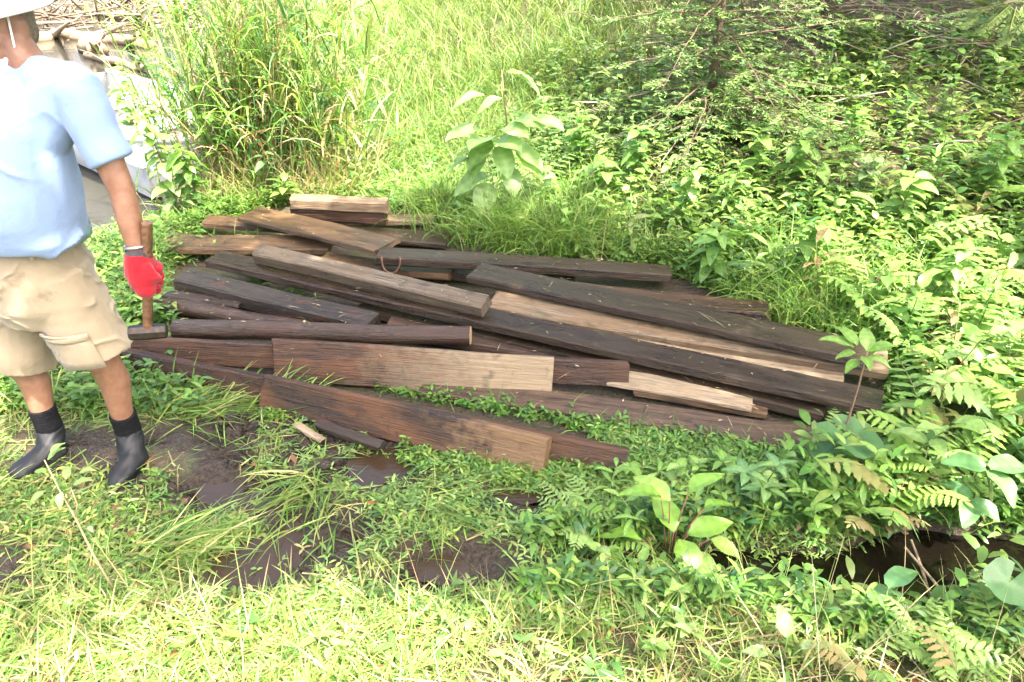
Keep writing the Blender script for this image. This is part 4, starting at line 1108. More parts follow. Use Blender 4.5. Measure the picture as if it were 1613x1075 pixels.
# lush meadow grass behind the pile
A5 = Acc()
p5 = scatter(30000, -2.3, 1.3, 4.4, 8.2, lambda x, y: np.clip(.5 + 1.0 * (fbm(x, y, 1.4, 3, 61) - .4), .1, 1) * (1 - .85 * ss(.0, 1.5, x + .0 * y)))
blades(A5, p5, (.14, .42), (.003, .0075), (.7, 1.45), (.5, 2.0), [(.08, .16, .028), (.11, .20, .034), (.14, .215, .042), (.06, .13, .03), (.19, .23, .06)], [3, 3, 3, 1, 2], 'blade')
p5 = scatter(28000, -2.5, 3.2, 7.5, 17, lambda x, y: np.clip(.9 - .8 * ss(.2, 2.2, x - .08 * y), .03, 1))
blades(A5, p5, (.2, .5), (.006, .013), (.7, 1.45), (.4, 1.8), [(.085, .15, .03), (.11, .18, .035), (.14, .20, .045), (.17, .20, .06)], None, 'blade3')
for (u0, v0, n) in ((860, 380, 900), (800, 370, 700), (900, 350, 700), (700, 330, 500), (1230, 470, 300), (1290, 500, 300), (1250, 440, 300), (1400, 470, 250), (1500, 430, 250)):
    c0 = GP(u0, v0 + 10); x = c0.x + .14 * rng.standard_normal(n); y = c0.y + .12 * rng.standard_normal(n)
    blades(A5, np.stack([x, y, g(x, y)], 1), (.25, .5), (.004, .008), (.8, 1.5), (.8, 2.2), GREEN[:3] + YELLOW[1:2], None, 'blade')
o = A5.build('meadow_grass', M['grass']); tag(o, 'lush tall grass on the slope behind the timber pile', 'grass', kind='stuff')

# leafy undergrowth right of the pile and up the hill
A6 = Acc()
UG = GREEN + COOL[1:] + [(.19, .29, .07), (.16, .27, .055), (.22, .31, .09)]
p6 = scatter(4200, 1.0, 4.6, 1.75, 5.2, lambda x, y: np.clip(.45 + 1.2 * (fbm(x, y, 1.8, 3, 71) - .45), .1, 1))
sprigs(A6, p6, 10, (.05, .34), (.045, .10), (.014, .035), UG, None, 'lance', 2)
p6 = scatter(4200, .2, 5.5, 4.2, 7.6, lambda x, y: np.clip(.5 + 1.3 * (fbm(x, y, 1.5, 3, 81) - .45), .08, 1))
h_ = len(p6) // 2
sprigs(A6, p6[:h_], 9, (.05, .36), (.05, .12), (.02, .05), UG + YELLOW[:2], None, 'ovate', 2)
sprigs(A6, p6[h_:], 12, (.05, .42), (.035, .08), (.008, .018), UG + YELLOW[:2], None, 'lance', 2)
p6 = scatter(3800, .5, 9.5, 6.5, 14.5, lambda x, y: np.clip(.16 + 1.8 * (fbm(x, y, 1.0, 3, 91) - .5), .0, 1) * (1 - .5 * ss(7.5, 9.5, y + .2 * x)))
sprigs(A6, p6, 7, (.03, .25), (.05, .12), (.02, .055), UG + YELLOW[:2], None, 'ovate', 2)
p6 = scatter(600, -2.2, .5, 4.8, 7, None)
sprigs(A6, p6, 7, (.05, .25), (.04, .09), (.012, .035), UG, None, 'ovate', 3)
o = A6.build('undergrowth', M['leaf']); tag(o, 'dense leafy undergrowth covering the hillside beyond the boards', 'undergrowth', kind='stuff')
# forest floor litter
A7 = Acc()
p7 = scatter(12000, .3, 9.5, 5.4, 14.5, lambda x, y: np.clip(.2 + 1.6 * (fbm(x, y, 1.2, 3, 95) - .4), 0, 1))
A7.rib(p7 + [0, 0, .012], U(0, 6.28, len(p7)), U(-.3, .5, len(p7)), U(-.6, .9, len(p7)), U(.04, .10, len(p7)), U(.02, .05, len(p7)), pal(len(p7), [(.20, .115, .05), (.28, .19, .10), (.13, .08, .04), (.34, .26, .16)]), prof='ovate', across=2)
p7 = scatter(700, -1.9, 1.9, .7, 2.6, None)
A7.rib(p7 + [0, 0, .02], U(0, 6.28, len(p7)), U(-.3, .5, len(p7)), U(-.6, .9, len(p7)), U(.02, .06, len(p7)), U(.008, .025, len(p7)), pal(len(p7), [(.20, .10, .045), (.30, .2, .10), (.13, .07, .04)]), prof='ovate', across=2)
for k in range(420):
    x = rng.uniform(.6, 8.5); y = rng.uniform(5.4, 12.5); z = float(g(x, y)); a = rng.uniform(0, 6.28); L = rng.uniform(.2, .9); e = rng.uniform(-.1, .35)
    p = Vector((x, y, z + rng.uniform(.01, .12))); d = Vector((math.cos(a) * math.cos(e), math.sin(a) * math.cos(e), math.sin(e)))
    acc_tube(A7, [p, p + d * L * .55 + Vector((0, 0, .03)), p + d * L], [.008, .006, .002], np.array([(.30, .23, .16), (.16, .11, .08), (.40, .34, .27)][k % 3]), 4)
o = A7.build('leaf_litter', M['dry']); tag(o, 'brown fallen leaves and dead twigs on the hillside', 'leaf litter', kind='stuff')

# reeds at the pond edge
A8 = Acc(); n = 360
x = np.concatenate([np.where(rng.random(n) < .75, rng.normal(-1.95, .33, n), U(-2.5, -1.1, n)), U(-3.0, -1.3, 140)]); y = np.concatenate([5.65 + .25 * (x[:n] + 1.8) ** 2 + np.abs(rng.standard_normal(n)) * .55, U(7.2, 9.5, 140)])
H = (.55 + 1.45 * rng.random(len(x)) ** .7) * (1 - .35 * ss(-1.5, -1.05, x)); lx = rng.normal(.06, .2, len(x)); ly = rng.normal(-.05, .14, len(x))
zb = np.maximum(g(x, y), -.25); pos = np.stack([x, y, zb], 1)
az = np.arctan2(ly, lx); el = np.arctan2(1, np.hypot(lx, ly))
dry = rng.random(len(x)) < .28
A8.rib(pos, az, el, U(.05, .3, len(x)), H, U(.006, .010, len(x)), np.where(dry[:, None], pal(len(x), STRAW) * .8, pal(len(x), GREEN)), prof='blade')
A8.rib(pos, az, el, U(.05, .3, len(x)), H, U(.006, .010, len(x)), np.where(dry[:, None], pal(len(x), STRAW) * .8, pal(len(x), GREEN)), prof='blade', roll=np.full(len(x), 1.5))
for k in range(7):
    t = U(.15 + .1 * k, .25 + .11 * k, len(x)); t = np.minimum(t, .98)
    p = pos + np.stack([lx * H * t * .9, ly * H * t * .9, H * t * .97], 1)
    lc = np.where((rng.random(len(x)) < (.45 if k < 3 else .10))[:, None], pal(len(x), STRAW), pal(len(x), GREEN + YELLOW[:2] + COOL[:1]))
    A8.rib(p, U(0, 6.28, len(x)), U(.5, 1.3, len(x)), U(.4, 2.2, len(x)), U(.2, .55, len(x)), U(.008, .022, len(x)), lc, prof='blade', roll=U(-.6, .6, len(x)))
m_ = 1500; x = U(-2.5, -1.1, m_); y = 5.55 + .25 * (x + 1.8) ** 2 + np.abs(rng.standard_normal(m_)) * .35
blades(A8, np.stack([x, y, np.maximum(g(x, y), -.2)], 1), (.15, .55), (.004, .008), (.7, 1.5), (.1, 1.2), STRAW + YELLOW[:2], None, 'blade')
o = A8.build('reeds', M['grass']); tag(o, 'tall green and straw-coloured reeds at the pond edge', 'reeds', kind='stuff')

# ------------------------------------------------------------------ single plants
def leaf_mesh(name, L, Wd, col, prof='ovate', ns=10, across=5, fold=.22, droop=.9, wave=.05, lobes=0.0, tip=None, mat='leaf', seed=0):
    """one leaf along +X with a folded midrib, a curved length and an uneven rim"""
    r = random.Random(seed); V, F, C = [], [], []
    pts = np.interp(np.linspace(0, 1, ns + 1), np.linspace(0, 1, len(PROF[prof][0])), PROF[prof][0])
    e = droop * .35; x = z = 0.0
    for i in range(ns + 1):
        t = i / ns
        hw = Wd / 2 * pts[i] * (1 - lobes * (i % 2) * .5)
        for j in range(across):
            o_ = -1 + 2 * j / (across - 1)
            V.append((x - .12 * abs(o_) * hw, o_ * hw, z + abs(o_) * hw * fold + wave * Wd * math.sin(t * 9 + j * 1.7 + seed)))
            cc = np.array(col) * (1.25 if abs(o_) < .01 else 1.0) * (1.1 if i % 2 else .93)
            if tip is not None: cc = cc * (1 - t * .8 * r.random()) + np.array(tip) * (t * .8 * r.random())
            C.append(cc)
        x += L / ns * math.cos(e); z += L / ns * math.sin(e); e -= droop / ns
    for i in range(ns):
        for j in range(across - 1):
            a = i * across + j; F.append((a, a + 1, a + 1 + across, a + across))
    o = link_mesh(name, np.array(V), np.array(F), M[mat], None, True, np.array(C))
    me = o.data; bpy.data.objects.remove(o)
    return me
m_bl = leaf_mat('blotched_leaf', .28, .4, .45)
nt = m_bl.node_tree
pb = next(n for n in nt.nodes if n.type == 'BSDF_PRINCIPLED'); src = pb.inputs['Base Color'].links[0].from_socket
tc = N(nt, 'ShaderNodeTexCoord'); oi = N(nt, 'ShaderNodeObjectInfo'); ad_ = N(nt, 'ShaderNodeVectorMath', operation='ADD')
nt.links.new(tc.outputs['Object'], ad_.inputs[0]); nt.links.new(oi.outputs['Random'], ad_.inputs[1])
bn = noise(nt, ad_.outputs[0], 22, 3, .5)
cb_ = mixc(nt, ramp(nt, bn, .62, .68), src, (.30, .10, .035))
nt.links.new(cb_, pb.inputs['Base Color'])
M['blotch'] = m_bl
LM = {
    'light': [leaf_mesh('leaf', 1, .52, c, seed=k) for k, c in enumerate(((.17, .28, .065), (.14, .25, .05), (.20, .30, .09)))],
    'mid': [leaf_mesh('leaf', 1, .46, c, seed=k + 3) for k, c in enumerate(((.12, .23, .045), (.15, .27, .055), (.095, .20, .04)))],
    'pale': [leaf_mesh('leaf', 1, .62, c, 'round', seed=k + 5) for k, c in enumerate(((.22, .33, .11), (.20, .31, .09)))],
    'dark': [leaf_mesh('leaf', 1, .6, c, 'round', seed=k + 8, mat='gloss_leaf') for k, c in enumerate(((.075, .17, .055), (.09, .19, .06)))],
    'cool': [leaf_mesh('leaf', 1, .40, c, seed=k + 11) for k, c in enumerate(((.10, .20, .07), (.14, .24, .08)))],
    'lance': [leaf_mesh('leaf', 1, .26, c, 'lance', seed=k + 14, lobes=.35, ns=12) for k, c in enumerate(((.15, .27, .055), (.12, .23, .05), (.18, .29, .07)))],
    'blotch': [leaf_mesh('leaf', 1, .5, c, seed=k + 17, mat='blotch') for k, c in enumerate(((.15, .29, .04), (.13, .26, .035), (.19, .31, .06)))],
    'brown': [leaf_mesh('leaf', 1, .36, c, 'lance', seed=k + 20, tip=(.22, .12, .05)) for k, c in enumerate(((.20, .23, .07), (.24, .19, .08)))],
    'white': [leaf_mesh('leaf', 1, .5, c, seed=k + 23, mat='gloss_leaf') for k, c in enumerate(((.24, .33, .13), (.21, .31, .11)))],
}
def round_leaf_mesh(col, seed=0, notch=.25):
    V, F, C = [(0, 0, 0)], [], [np.array(col) * 1.3]; n = 22
    for j, rr_ in enumerate((.35, .7, 1.0)):
        for k in range(n):
            a = R(180 - 168) + 2 * math.pi * k / (n - 1) * (336 / 360) - math.pi + R(0)
            a = -R(168) + R(336) * k / (n - 1)
            r_ = rr_ * (1 + .05 * math.sin(5 * a + seed)) 
            V.append((.5 * r_ * math.cos(a) + .0, .5 * r_ * math.sin(a), .05 * rr_ ** 2 + .03 * rr_ * math.sin(3 * a + seed)))
            C.append(np.array(col) * (1 + .1 * math.sin(k * 2)))
    for k in range(n - 1): F.append((0, 1 + k, 2 + k, 2 + k))
    F2 = [(0, 1 + k, 2 + k) for k in range(n - 1)]
    for j in range(2):
        for k in range(n - 1): F2.append((1 + j*n + k, 1 + (j+1)*n + k, 2 + (j+1)*n + k, 2 + j*n + k))
    o = link_mesh('leaf', V, F2, M['leaf'], None, True, np.array(C)); me = o.data; bpy.data.objects.remove(o); return me
LM['roundleaf'] = [round_leaf_mesh((.07, .155, .055), 1), round_leaf_mesh((.10, .22, .06), 4)]
stem_cols = {'green': (.14, .20, .06), 'brown': (.20, .13, .08), 'straw': (.42, .34, .2), 'red': (.22, .10, .06)}
def stem_obj(parent, pts, r0, r1, col):
    n = len(pts); V, F = tube_vf(pts, [r0 + (r1 - r0) * i / (n - 1) for i in range(n)], 6)
    return link_mesh('stem', V, F, M['dry'], parent, True, np.broadcast_to(np.array(col), (len(V), 3)))
def put_leaf(parent, kind, p, yaw, pitch, size, roll=0.0, k=None):
    ms = LM[kind]; me = ms[random.randrange(len(ms)) if k is None else k]
    o = bpy.data.objects.new('leaf', me); COL.objects.link(o); o.parent = parent
    o.location = p; o.rotation_euler = (roll, -pitch, yaw); o.scale = (size, size, size)
    return o
def plant(name, label, cat, base, h, nl, size, kind, lean=(0, 0), stem='green', group=None, rs=.004, t0=.35, top=0, pitch=(-.3, .5)):
    base = Vector(base); base.z = max(base.z, -.12)
    o = empty(name, base); tag(o, label, cat, group)
    pts = [(lean[0] * (t / 5) ** 1.5, lean[1] * (t / 5) ** 1.5, h * t / 5) for t in range(6)]
    pts[0] = (0, 0, -.02)
    stem_obj(o, pts, rs, rs * .5, stem_cols[stem])
    y0 = random.uniform(0, 6.28)
    for k in range(nl):
        t = t0 + (1 - t0) * (k + .5) / nl if nl > top else 1
        if k >= nl - top: t = 1.0
        i = min(int(t * 5), 4); f_ = t * 5 - i
        p = [pts[i][q] * (1 - f_) + pts[i + 1][q] * f_ for q in range(3)]
        s = random.uniform(size[0], size[1])
        put_leaf(o, kind, p, y0 + k * 2.4 + random.uniform(-.3, .3), random.uniform(*pitch), s, random.uniform(-.35, .35))
    return o
# hero plants, each read from the photograph
pl = empty('broadleaf_sapling', GP(803, 345)); tag(pl, 'sapling with a fan of big pale leaves in the grass behind the pile', 'sapling')
B0 = Vector(pl.location)
def L_at(o, u, v, y, kind, yaw, pitch, size, roll=0, k=None):
    return put_leaf(o, kind, PY(u, v, y) - Vector(o.location), yaw, pitch, size, roll, k)
yb = B0.y
stem_obj(pl, [Vector((0, 0, -.02)), PY(801, 250, yb) - B0, PY(797, 180, yb) - B0, PY(790, 110, yb) - B0], .008, .004, stem_cols['brown'])
for (u, v, yw, pt, s) in ((775, 222, 2.0, .55, .23), (778, 226, 2.9, .15, .24), (776, 228, 3.7, -.1, .20), (780, 224, 1.0, .4, .22), (785, 232, -1.2, -.4, .19), (800, 228, -.3, -.2, .24), (768, 276, 3.3, -.2, .22), (770, 290, -1.9, -.3, .20), (762, 150, 3.0, .1, .18), (790, 155, 3.3, -.1, .15), (812, 190, .6, .3, .17), (800, 115, .4, .5, .15), (815, 120, -.4, .2, .15), (840, 190, .5, .2, .18), (755, 205, 2.6, .1, .2), (790, 205, .9, .2, .2), (770, 245, 4.0, .1, .18), (815, 235, 5.6, .1, .2), (745, 250, 3.2, 0, .17), (800, 265, 5.0, 0, .17)):
    L_at(pl, u, v, yb - .08, 'pale', -math.pi / 2 + 1.25 * math.cos(yw) , -.35 + .5 * math.sin(yw), s * 1.25, random.uniform(-.3, .3))
o = plant('broadleaf_weed', 'broad green leaves drooping on a weed behind the ringed board', 'plant', GP(955, 335), .42, 11, (.13, .21), 'mid', (-.05, -.08), t0=.4)
o = plant('broadleaf_weed', 'weed with large soft leaves growing beside the pale sapling', 'plant', GP(905, 290), .40, 10, (.13, .2), 'mid', (.08, -.05), t0=.4)
sp_ = empty('slender_sapling', GP(1316, 745)); tag(sp_, 'slender sapling with light oval leaves rising in front of plank ends', 'sapling')
B0 = Vector(sp_.location); yb = B0.y
stem_obj(sp_, [Vector((0, 0, -.02)), PY(1330, 680, yb - .02) - B0, PY(1352, 610, yb - .05) - B0, PY(1366, 555, yb - .08) - B0], .005, .003, stem_cols['brown'])
for (u, v, yw, pt, s) in ((1345, 548, 3.0, .25, .13), (1350, 545, 2.2, .4, .11), (1348, 556, 3.3, -.2, .08), (1368, 556, .2, .2, .12), (1366, 553, 1.4, .5, .11), (1360, 562, -1.6, -.1, .08), (1366, 562, -.7, -.1, .09), (1352, 568, -2.5, -.3, .08), (1372, 558, .9, .1, .10)):
    L_at(sp_, u, v, yb - .07, 'light', yw, pt, s)
def leaf_plant_px(name, label, cat, base_px, leaves, kind, stem='green', dy=-.04, group=None):
    b = GP(*base_px); o = empty(name, b); tag(o, label, cat, group)
    for (u, v, yw, pt, s) in leaves:
        p = PY(u, v, b.y + dy) - b
        stem_obj(o, [Vector((0, 0, -.01)), Vector((p.x * .6, p.y * .4, p.z * .7)), p], .003, .002, stem_cols[stem])
        put_leaf(o, kind, p, yw, pt, s, random.uniform(-.3, .3))
    return o
leaf_plant_px('round_leaf_plant', 'plant with big dark round leaves at the plank ends', 'plant', (1320, 760), [(1345, 690, -.6, -.25, .21), (1300, 712, 2.6, -.1, .13), (1306, 680, 1.2, .0, .10)], 'roundleaf')
leaf_plant_px('three_leaf_plant', 'plant with two sets of three broad leaves over the ditch', 'plant', (1560, 845),
    [(1552, 738, 2.8, .0, .14), (1556, 742, -1.2, -.35, .15), (1560, 738, .1, -.05, .16), (1528, 786, 2.2, .1, .11), (1528, 790, -2.1, -.3, .12), (1532, 790, -.7, -.3, .11)], 'dark')
leaf_plant_px('round_leaf_plant', 'bright round leaf plant hanging over the dark ditch edge', 'plant', (1585, 985), [(1590, 918, -2.4, -.3, .15), (1612, 940, -1.0, -.2, .11)], 'roundleaf', dy=-.02)
rb = leaf_plant_px('blotched_leaf_plant', 'plant with large bright leaves blotched red and brown', 'plant', (1050, 905),
    [(1010, 850, 2.9, -.1, .17), (985, 870, 3.3, -.3, .15), (1062, 838, 1.9, .35, .18), (1068, 850, -1.2, -.5, .2), (1085, 842, .2, .2, .17), (1048, 875, -1.9, -.5, .18), (1060, 920, -2.0, -.6, .15), (1078, 920, -.6, -.5, .13), (1100, 905, .5, -.1, .13), (1000, 915, 3.6, -.3, .14), (1055, 790, 2.4, .2, .16), (1040, 780, 3.2, .1, .15), (1085, 775, .3, .4, .14), (1110, 800, .3, -.1, .12), (1120, 850, -.5, -.3, .12), (1095, 870, -1.0, -.4, .14)], 'blotch', 'red')
leaf_plant_px('pale_leaf_plant', 'plant with one big pale pointed leaf lit by sun', 'plant', (1232, 1050), [(1240, 1005, 1.75, .75, .10), (1262, 1022, .2, .0, .08), (1210, 1030, 3.0, .0, .08)], 'white', dy=.0)
leaf_plant_px('bluish_leaf_plant', 'bluish green weed with whorled leaves near the ditch', 'plant', (1190, 810), [(1205, 770, a, .15, .10) for a in (0, 1.1, 2.2, 3.3, 4.4, 5.4)] + [(1175, 745, a, .1, .09) for a in (.4, 1.7, 3.0, 4.3, 5.5)] + [(1225, 735, a, .2, .08) for a in (.2, 1.9, 3.3, 4.8)], 'cool')
leaf_plant_px('ditch_leaf', 'glossy oblong leaves lying over the dark ditch water', 'plant', (1380, 985), [(1400, 925, .5, .15, .13), (1370, 945, .3, .0, .13), (1340, 965, 3.0, -.2, .10)], 'dark', dy=0)
b9 = GP(185, 935); o = empty('tall_stalk_weed', b9); tag(o, 'leaning straw stalk with one pale round leaf before the boots', 'plant')
stem_obj(o, [Vector((0, 0, -.02)), PY(150, 880, b9.y) - b9, PY(118, 815, b9.y) - b9, PY(95, 775, b9.y) - b9, PY(70, 725, b9.y) - b9], .0045, .002, stem_cols['straw'])
stem_obj(o, [PY(118, 815, b9.y) - b9, PY(122, 795, b9.y) - b9, PY(112, 770, b9.y) - b9], .003, .0015, stem_cols['straw'])
for (u, v, yw, pt, s, kd_) in ((97, 775, -1.6, -.9, .055, 'white'), (75, 725, .6, .5, .06, 'light'), (80, 715, 1.0, .3, .05, 'light'), (115, 765, .3, .2, .06, 'light'), (105, 755, 1.9, .3, .05, 'light'), (70, 775, 3.8, -.5, .06, 'light'), (125, 745, .2, .1, .05, 'light'), (72, 745, 2.8, -.1, .05, 'light'), (138, 830, -.6, -.2, .03, 'white')):
    L_at(o, u, v, b9.y, kd_, yw, pt, s)
leaf_plant_px('maple_seedling', 'seedling with a broad yellow green lobed leaf', 'sapling', (1290, 320), [(1285, 262, 3.4, -.1, .2), (1290, 262, -1.6, -.3, .2), (1295, 258, -.2, 0, .19), (1288, 255, 1.8, .3, .17), (1300, 235, .5, .2, .18), (1320, 240, .2, .1, .18)], 'light', 'brown')
o = plant('glossy_shrub', 'small shrub with shining whitish leaves in a sun patch', 'shrub', GP(1345, 345), .42, 26, (.08, .14), 'white', (.02, -.05), 'brown', t0=.35)
o = plant('oval_leaf_shrub', 'shrub with oval light leaves next to the shining one', 'shrub', GP(1400, 390), .5, 20, (.11, .19), 'light', (.0, -.1), 'brown', t0=.4)
o = plant('leafy_shoot', 'tall leafy shoot standing above the seedling', 'plant', GP(1325, 265), .45, 16, (.10, .17), 'mid', (.0, -.05), 'green', t0=.3)
# waterside shrub in front of the boat
for (bp, lb, h, nl, kd_, ln) in (((262, 330), 'light-leaved shrub leaning over the boat side', .78, 26, 'light', (-.05, -.15)), ((300, 320), 'lobed green shrub at the foot of the reeds', .72, 28, 'mid', (.05, -.1)), ((345, 318), 'leafy shoot standing among the reed stems', .85, 20, 'mid', (.05, -.05)),
        ((430, 318), 'ash-like seedling with drooping leaflets before the reeds', .40, 16, 'cool', (.02, -.12)), ((455, 325), 'low seedling with narrow leaflets by the short timbers', .22, 12, 'mid', (.02, -.1)), ((400, 300), 'dark leafy shrub in the middle of the reeds', .9, 26, 'mid', (.02, -.1)), ((500, 300), 'small leafy weed among straw stems', .3, 14, 'mid', (0, -.1))):
    plant('waterside_shrub', lb, 'shrub', GP(*bp), h, nl, (.09, .17), kd_, ln, 'brown', t0=.15, rs=.006)
for (bp, lb, h, nl, kd_, ln) in (((248, 345), 'bright shoot at the water edge beside the boat', .62, 34, 'light', (-.02, -.1)), ((285, 350), 'bushy bright shrub between boat and reeds', .75, 40, 'light', (-.05, -.1)), ((318, 345), 'bushy shrub below the reeds near the wide brown plank', .55, 36, 'mid', (.0, -.12))):
    plant('waterside_shrub', lb, 'shrub', GP(*bp), h, nl, (.10, .19), kd_, ln, 'brown', t0=.15, rs=.006, pitch=(-.7, .3))
# small post-like dead trunk among the reeds
pA = GP(378, 255); V, F = tube_vf([pA - Vector((0, 0, .1)), pA + Vector((-.03, 0, .5)), pA + Vector((-.08, .02, 1.1)), pA + Vector((-.1, .02, 1.9))], [.055, .05, .045, .04], 10)
o = link_mesh('dead_sapling', V, F, wood_mat('grey_bark', (.06, .05, .038), (.15, .13, .10), None, (.7, .85)), smooth=True); tag(o, 'thin dark trunk standing among the reeds', 'tree trunk')

# ferns
def frond_mesh(seed, col, tipc=None, L=.30, stalk=.20, pairs=7):
    a = Acc(); r = random.Random(seed)
    pts = []; e = 1.25; x = 0; z = 0
    for i in range(13):
        pts.append((x, 0, z)); st = (L + stalk) / 12
        x += st * math.cos(e); z += st * math.sin(e); e -= (1.25 + .25) / 12 * (1.0 if i > 3 else .5)
    acc_tube(a, pts, [.0028 - .0016 * i / 12 for i in range(13)], np.array((.20, .22, .08)), 4)
    def at(t):
        f = t * 12; i = min(int(f), 11); q = f - i
        return np.array(pts[i]) * (1 - q) + np.array(pts[i + 1]) * q, math.atan2(pts[i+1][2] - pts[i][2], pts[i+1][0] - pts[i][0])
    s0 = stalk / (L + stalk)
    for k in range(pairs):
        t = s0 + (1 - s0) * (k / pairs) ** .9
        p, el = at(t); ln = L * .42 * (1 - (k / pairs) ** 1.3 * .75) * r.uniform(.9, 1.1); wd = ln * .38
        for sg in (-1, 1):
            c = np.array(col) * r.uniform(.85, 1.15)
            if tipc is not None and r.random() < .5: c = c * .5 + np.array(tipc) * .5
            ns = 8; n2 = len(a.v); V, F = [], []
            dirx, diry = math.cos(sg * 1.0), math.sin(sg * 1.0)
            for i in range(ns + 1):
                q = i / ns; hw = wd * .5 * (1.0 if i % 2 == 0 else .68) * (math.sin(math.pi * (.12 + .85 * q)) ** .8)
                cpx = p[0] + dirx * ln * q * math.cos(el * .6); cpy = p[1] + diry * ln * q; cz = p[2] + dirx * ln * q * math.sin(el) * .5 - .22 * ln * q * q
                V += [(cpx - diry * hw, cpy + dirx * hw, cz), (cpx + diry * hw, cpy - dirx * hw, cz)]
            for i in range(ns): F.append((2*i, 2*i + 1, 2*i + 3, 2*i + 2))
            a.add(np.array(V), np.array(F), np.broadcast_to(c, (len(V), 3)))
    p, el = at(.97)
    a.rib([p], 0, el, .5, L * .15, L * .06, np.array(col), prof='lance')
    o = a.build('frond', M['leaf']); me = o.data; bpy.data.objects.remove(o); return me
FR = [frond_mesh(1, (.17, .28, .07)), frond_mesh(2, (.20, .31, .09)), frond_mesh(3, (.14, .25, .055)), frond_mesh(4, (.20, .28, .075), (.30, .22, .09)), frond_mesh(5, (.16, .27, .075), None, .26, .26, 8), frond_mesh(9, (.18, .30, .06), None, .34, .16, 9), frond_mesh(10, (.13, .24, .06), None, .22, .24, 6)]
FRB = [frond_mesh(6, (.20, .20, .08), (.28, .16, .08)), frond_mesh(7, (.24, .25, .09), (.32, .2, .1))]
def fern(base, size, nf, label, group, meshes=FR):
    o = empty('fern', base, random.uniform(0, 6.28)); tag(o, label, 'fern', group)
    for k in range(nf):
        f_ = bpy.data.objects.new('frond', random.choice(meshes)); COL.objects.link(f_); f_.parent = o
        s = size * random.uniform(.75, 1.15); f_.scale = (s, s, s)
        f_.rotation_euler = (random.uniform(-.25, .25), random.uniform(-.15, .25), 6.28 * k / nf + random.uniform(-.4, .4))
        f_.location = (random.uniform(-.02, .02), random.uniform(-.02, .02), -.01)
    return o
def spaced(n, x0, x1, y0, y1, dmin, ok=lambda x, y: True):
    out_ = []
    for _ in range(n * 60):
        x, y = random.uniform(x0, x1), random.uniform(y0, y1)
        if not ok(x, y) or inpoly(np.array([x]), np.array([y]), PILE)[0] or inpoly(np.array([x]), np.array([y]), CLEAR)[0] or float(ditch(x, y)) > .45: continue
        if all((x - a) ** 2 + (y - b) ** 2 > dmin * dmin for a, b in out_): out_.append((x, y))
        if len(out_) >= n: break
    return out_
for (x, y) in spaced(26, 1.45, 3.5, 2.2, 4.8, .26, lambda x, y: x > 1.35 + .1 * (y - 2.2) + (.45 if 2.7 < y < 3.5 else 0)):
    fern((x, y, float(g(x, y))), random.uniform(.75, 1.15), 5, 'light green lobed fern in the fern bed beyond the plank ends', 'ferns in the bed beyond the plank ends')
for (u, v, s, lb) in ((1300, 655, .35, 'small fern touching the end of the mauve plank'), (1420, 760, .9, 'fern between the round-leaf plant and the ditch'), (1460, 700, 1.0, 'large fern just behind the dark round leaves'), (1380, 790, .7, 'low fern at the foot of the slender sapling'),
                   (1500, 640, 1.0, 'large fern behind the three-leaf plant'), (1470, 590, .8, 'fern brushing the end of the longest dark plank')):
    b_ = GP(u, v + 45); fern(b_, s, 5, lb, 'ferns in the bed beyond the plank ends')
for (u, v, s) in ((1400, 850, .62), (1360, 870, .5)):
    fern(GP(u, v - 30), s, 3, 'browning fern drooping over the dark ditch', 'browning ferns over the ditch', FRB)
for (u, v, s) in ((1350, 1060, .45), (1440, 1040, .5), (1560, 1050, .55), (1500, 1095, .5)):
    fern(GP(u, v), s, 5, 'yellowing sunlit fern on the near ditch bank', 'sunlit ferns on the near ditch bank', FR[:2] + FRB[1:])
for (u, v, s) in ((940, 850, .45), (905, 830, .4), (885, 800, .35), (930, 800, .35)):
    fern(GP(u, v + 15), s, 4, 'small fern among the low wet weeds', 'small ferns among low weeds', FR[:2])
for (u, v, s) in ((850, 320, .9), (1000, 300, .9), (1500, 350, 1.1), (1580, 330, 1.1), (1440, 420, 1.0), (1540, 460, 1.0), (1350, 420, .9), (1200, 360, .8), (1060, 270, .8)):
    fern(GP(u, v), s, 5, 'fern scattered on the hillside behind the pile', 'ferns scattered on the hillside')

for (u, v, kd_, h, lb) in ((1000, 290, 'mid', .55, 'bushy shrub with soft leaves above the ringed board'), (1070, 350, 'light', .5, 'light shrub just above the end of the ringed board'), (1135, 350, 'lance', .55, 'narrow-leaved shrub on the lower slope in sun'), (1185, 290, 'light', .5, 'pale shrub at the foot of the slender spruce'),
        (1235, 300, 'mid', .5, 'green shrub beside the lobed seedling'), (1455, 330, 'lance', .6, 'narrow-leaved shrub beyond the oval-leaf shrub'), (1530, 320, 'mid', .55, 'dark leafy shrub high in the fern slope'), (1590, 450, 'light', .6, 'light shrub at the edge of the fern bed'),
        (1510, 540, 'lance', .55, 'tall narrow-leaved weed in the middle of the fern bed'), (1440, 490, 'light', .5, 'pale leafy shrub behind the plank ends'), (1245, 430, 'light', .45, 'round-leaved bright shrub above the jutting plank end'), (905, 260, 'mid', .5, 'leafy shrub in the grass beside the big-leaved sapling'), (1110, 420, 'mid', .35, 'low bushy weed touching the upper dark plank'), (1590, 700, 'lance', .5, 'narrow-leaved weed above the three-leaf plant')):
    plant('slope_shrub', lb, 'shrub', GP(u, v + 25), h, 30, (.10, .18), kd_, (random.uniform(-.1, .1), -.12), 'green', 'shrubs on the slope', t0=.15, pitch=(-.6, .4), rs=.005)
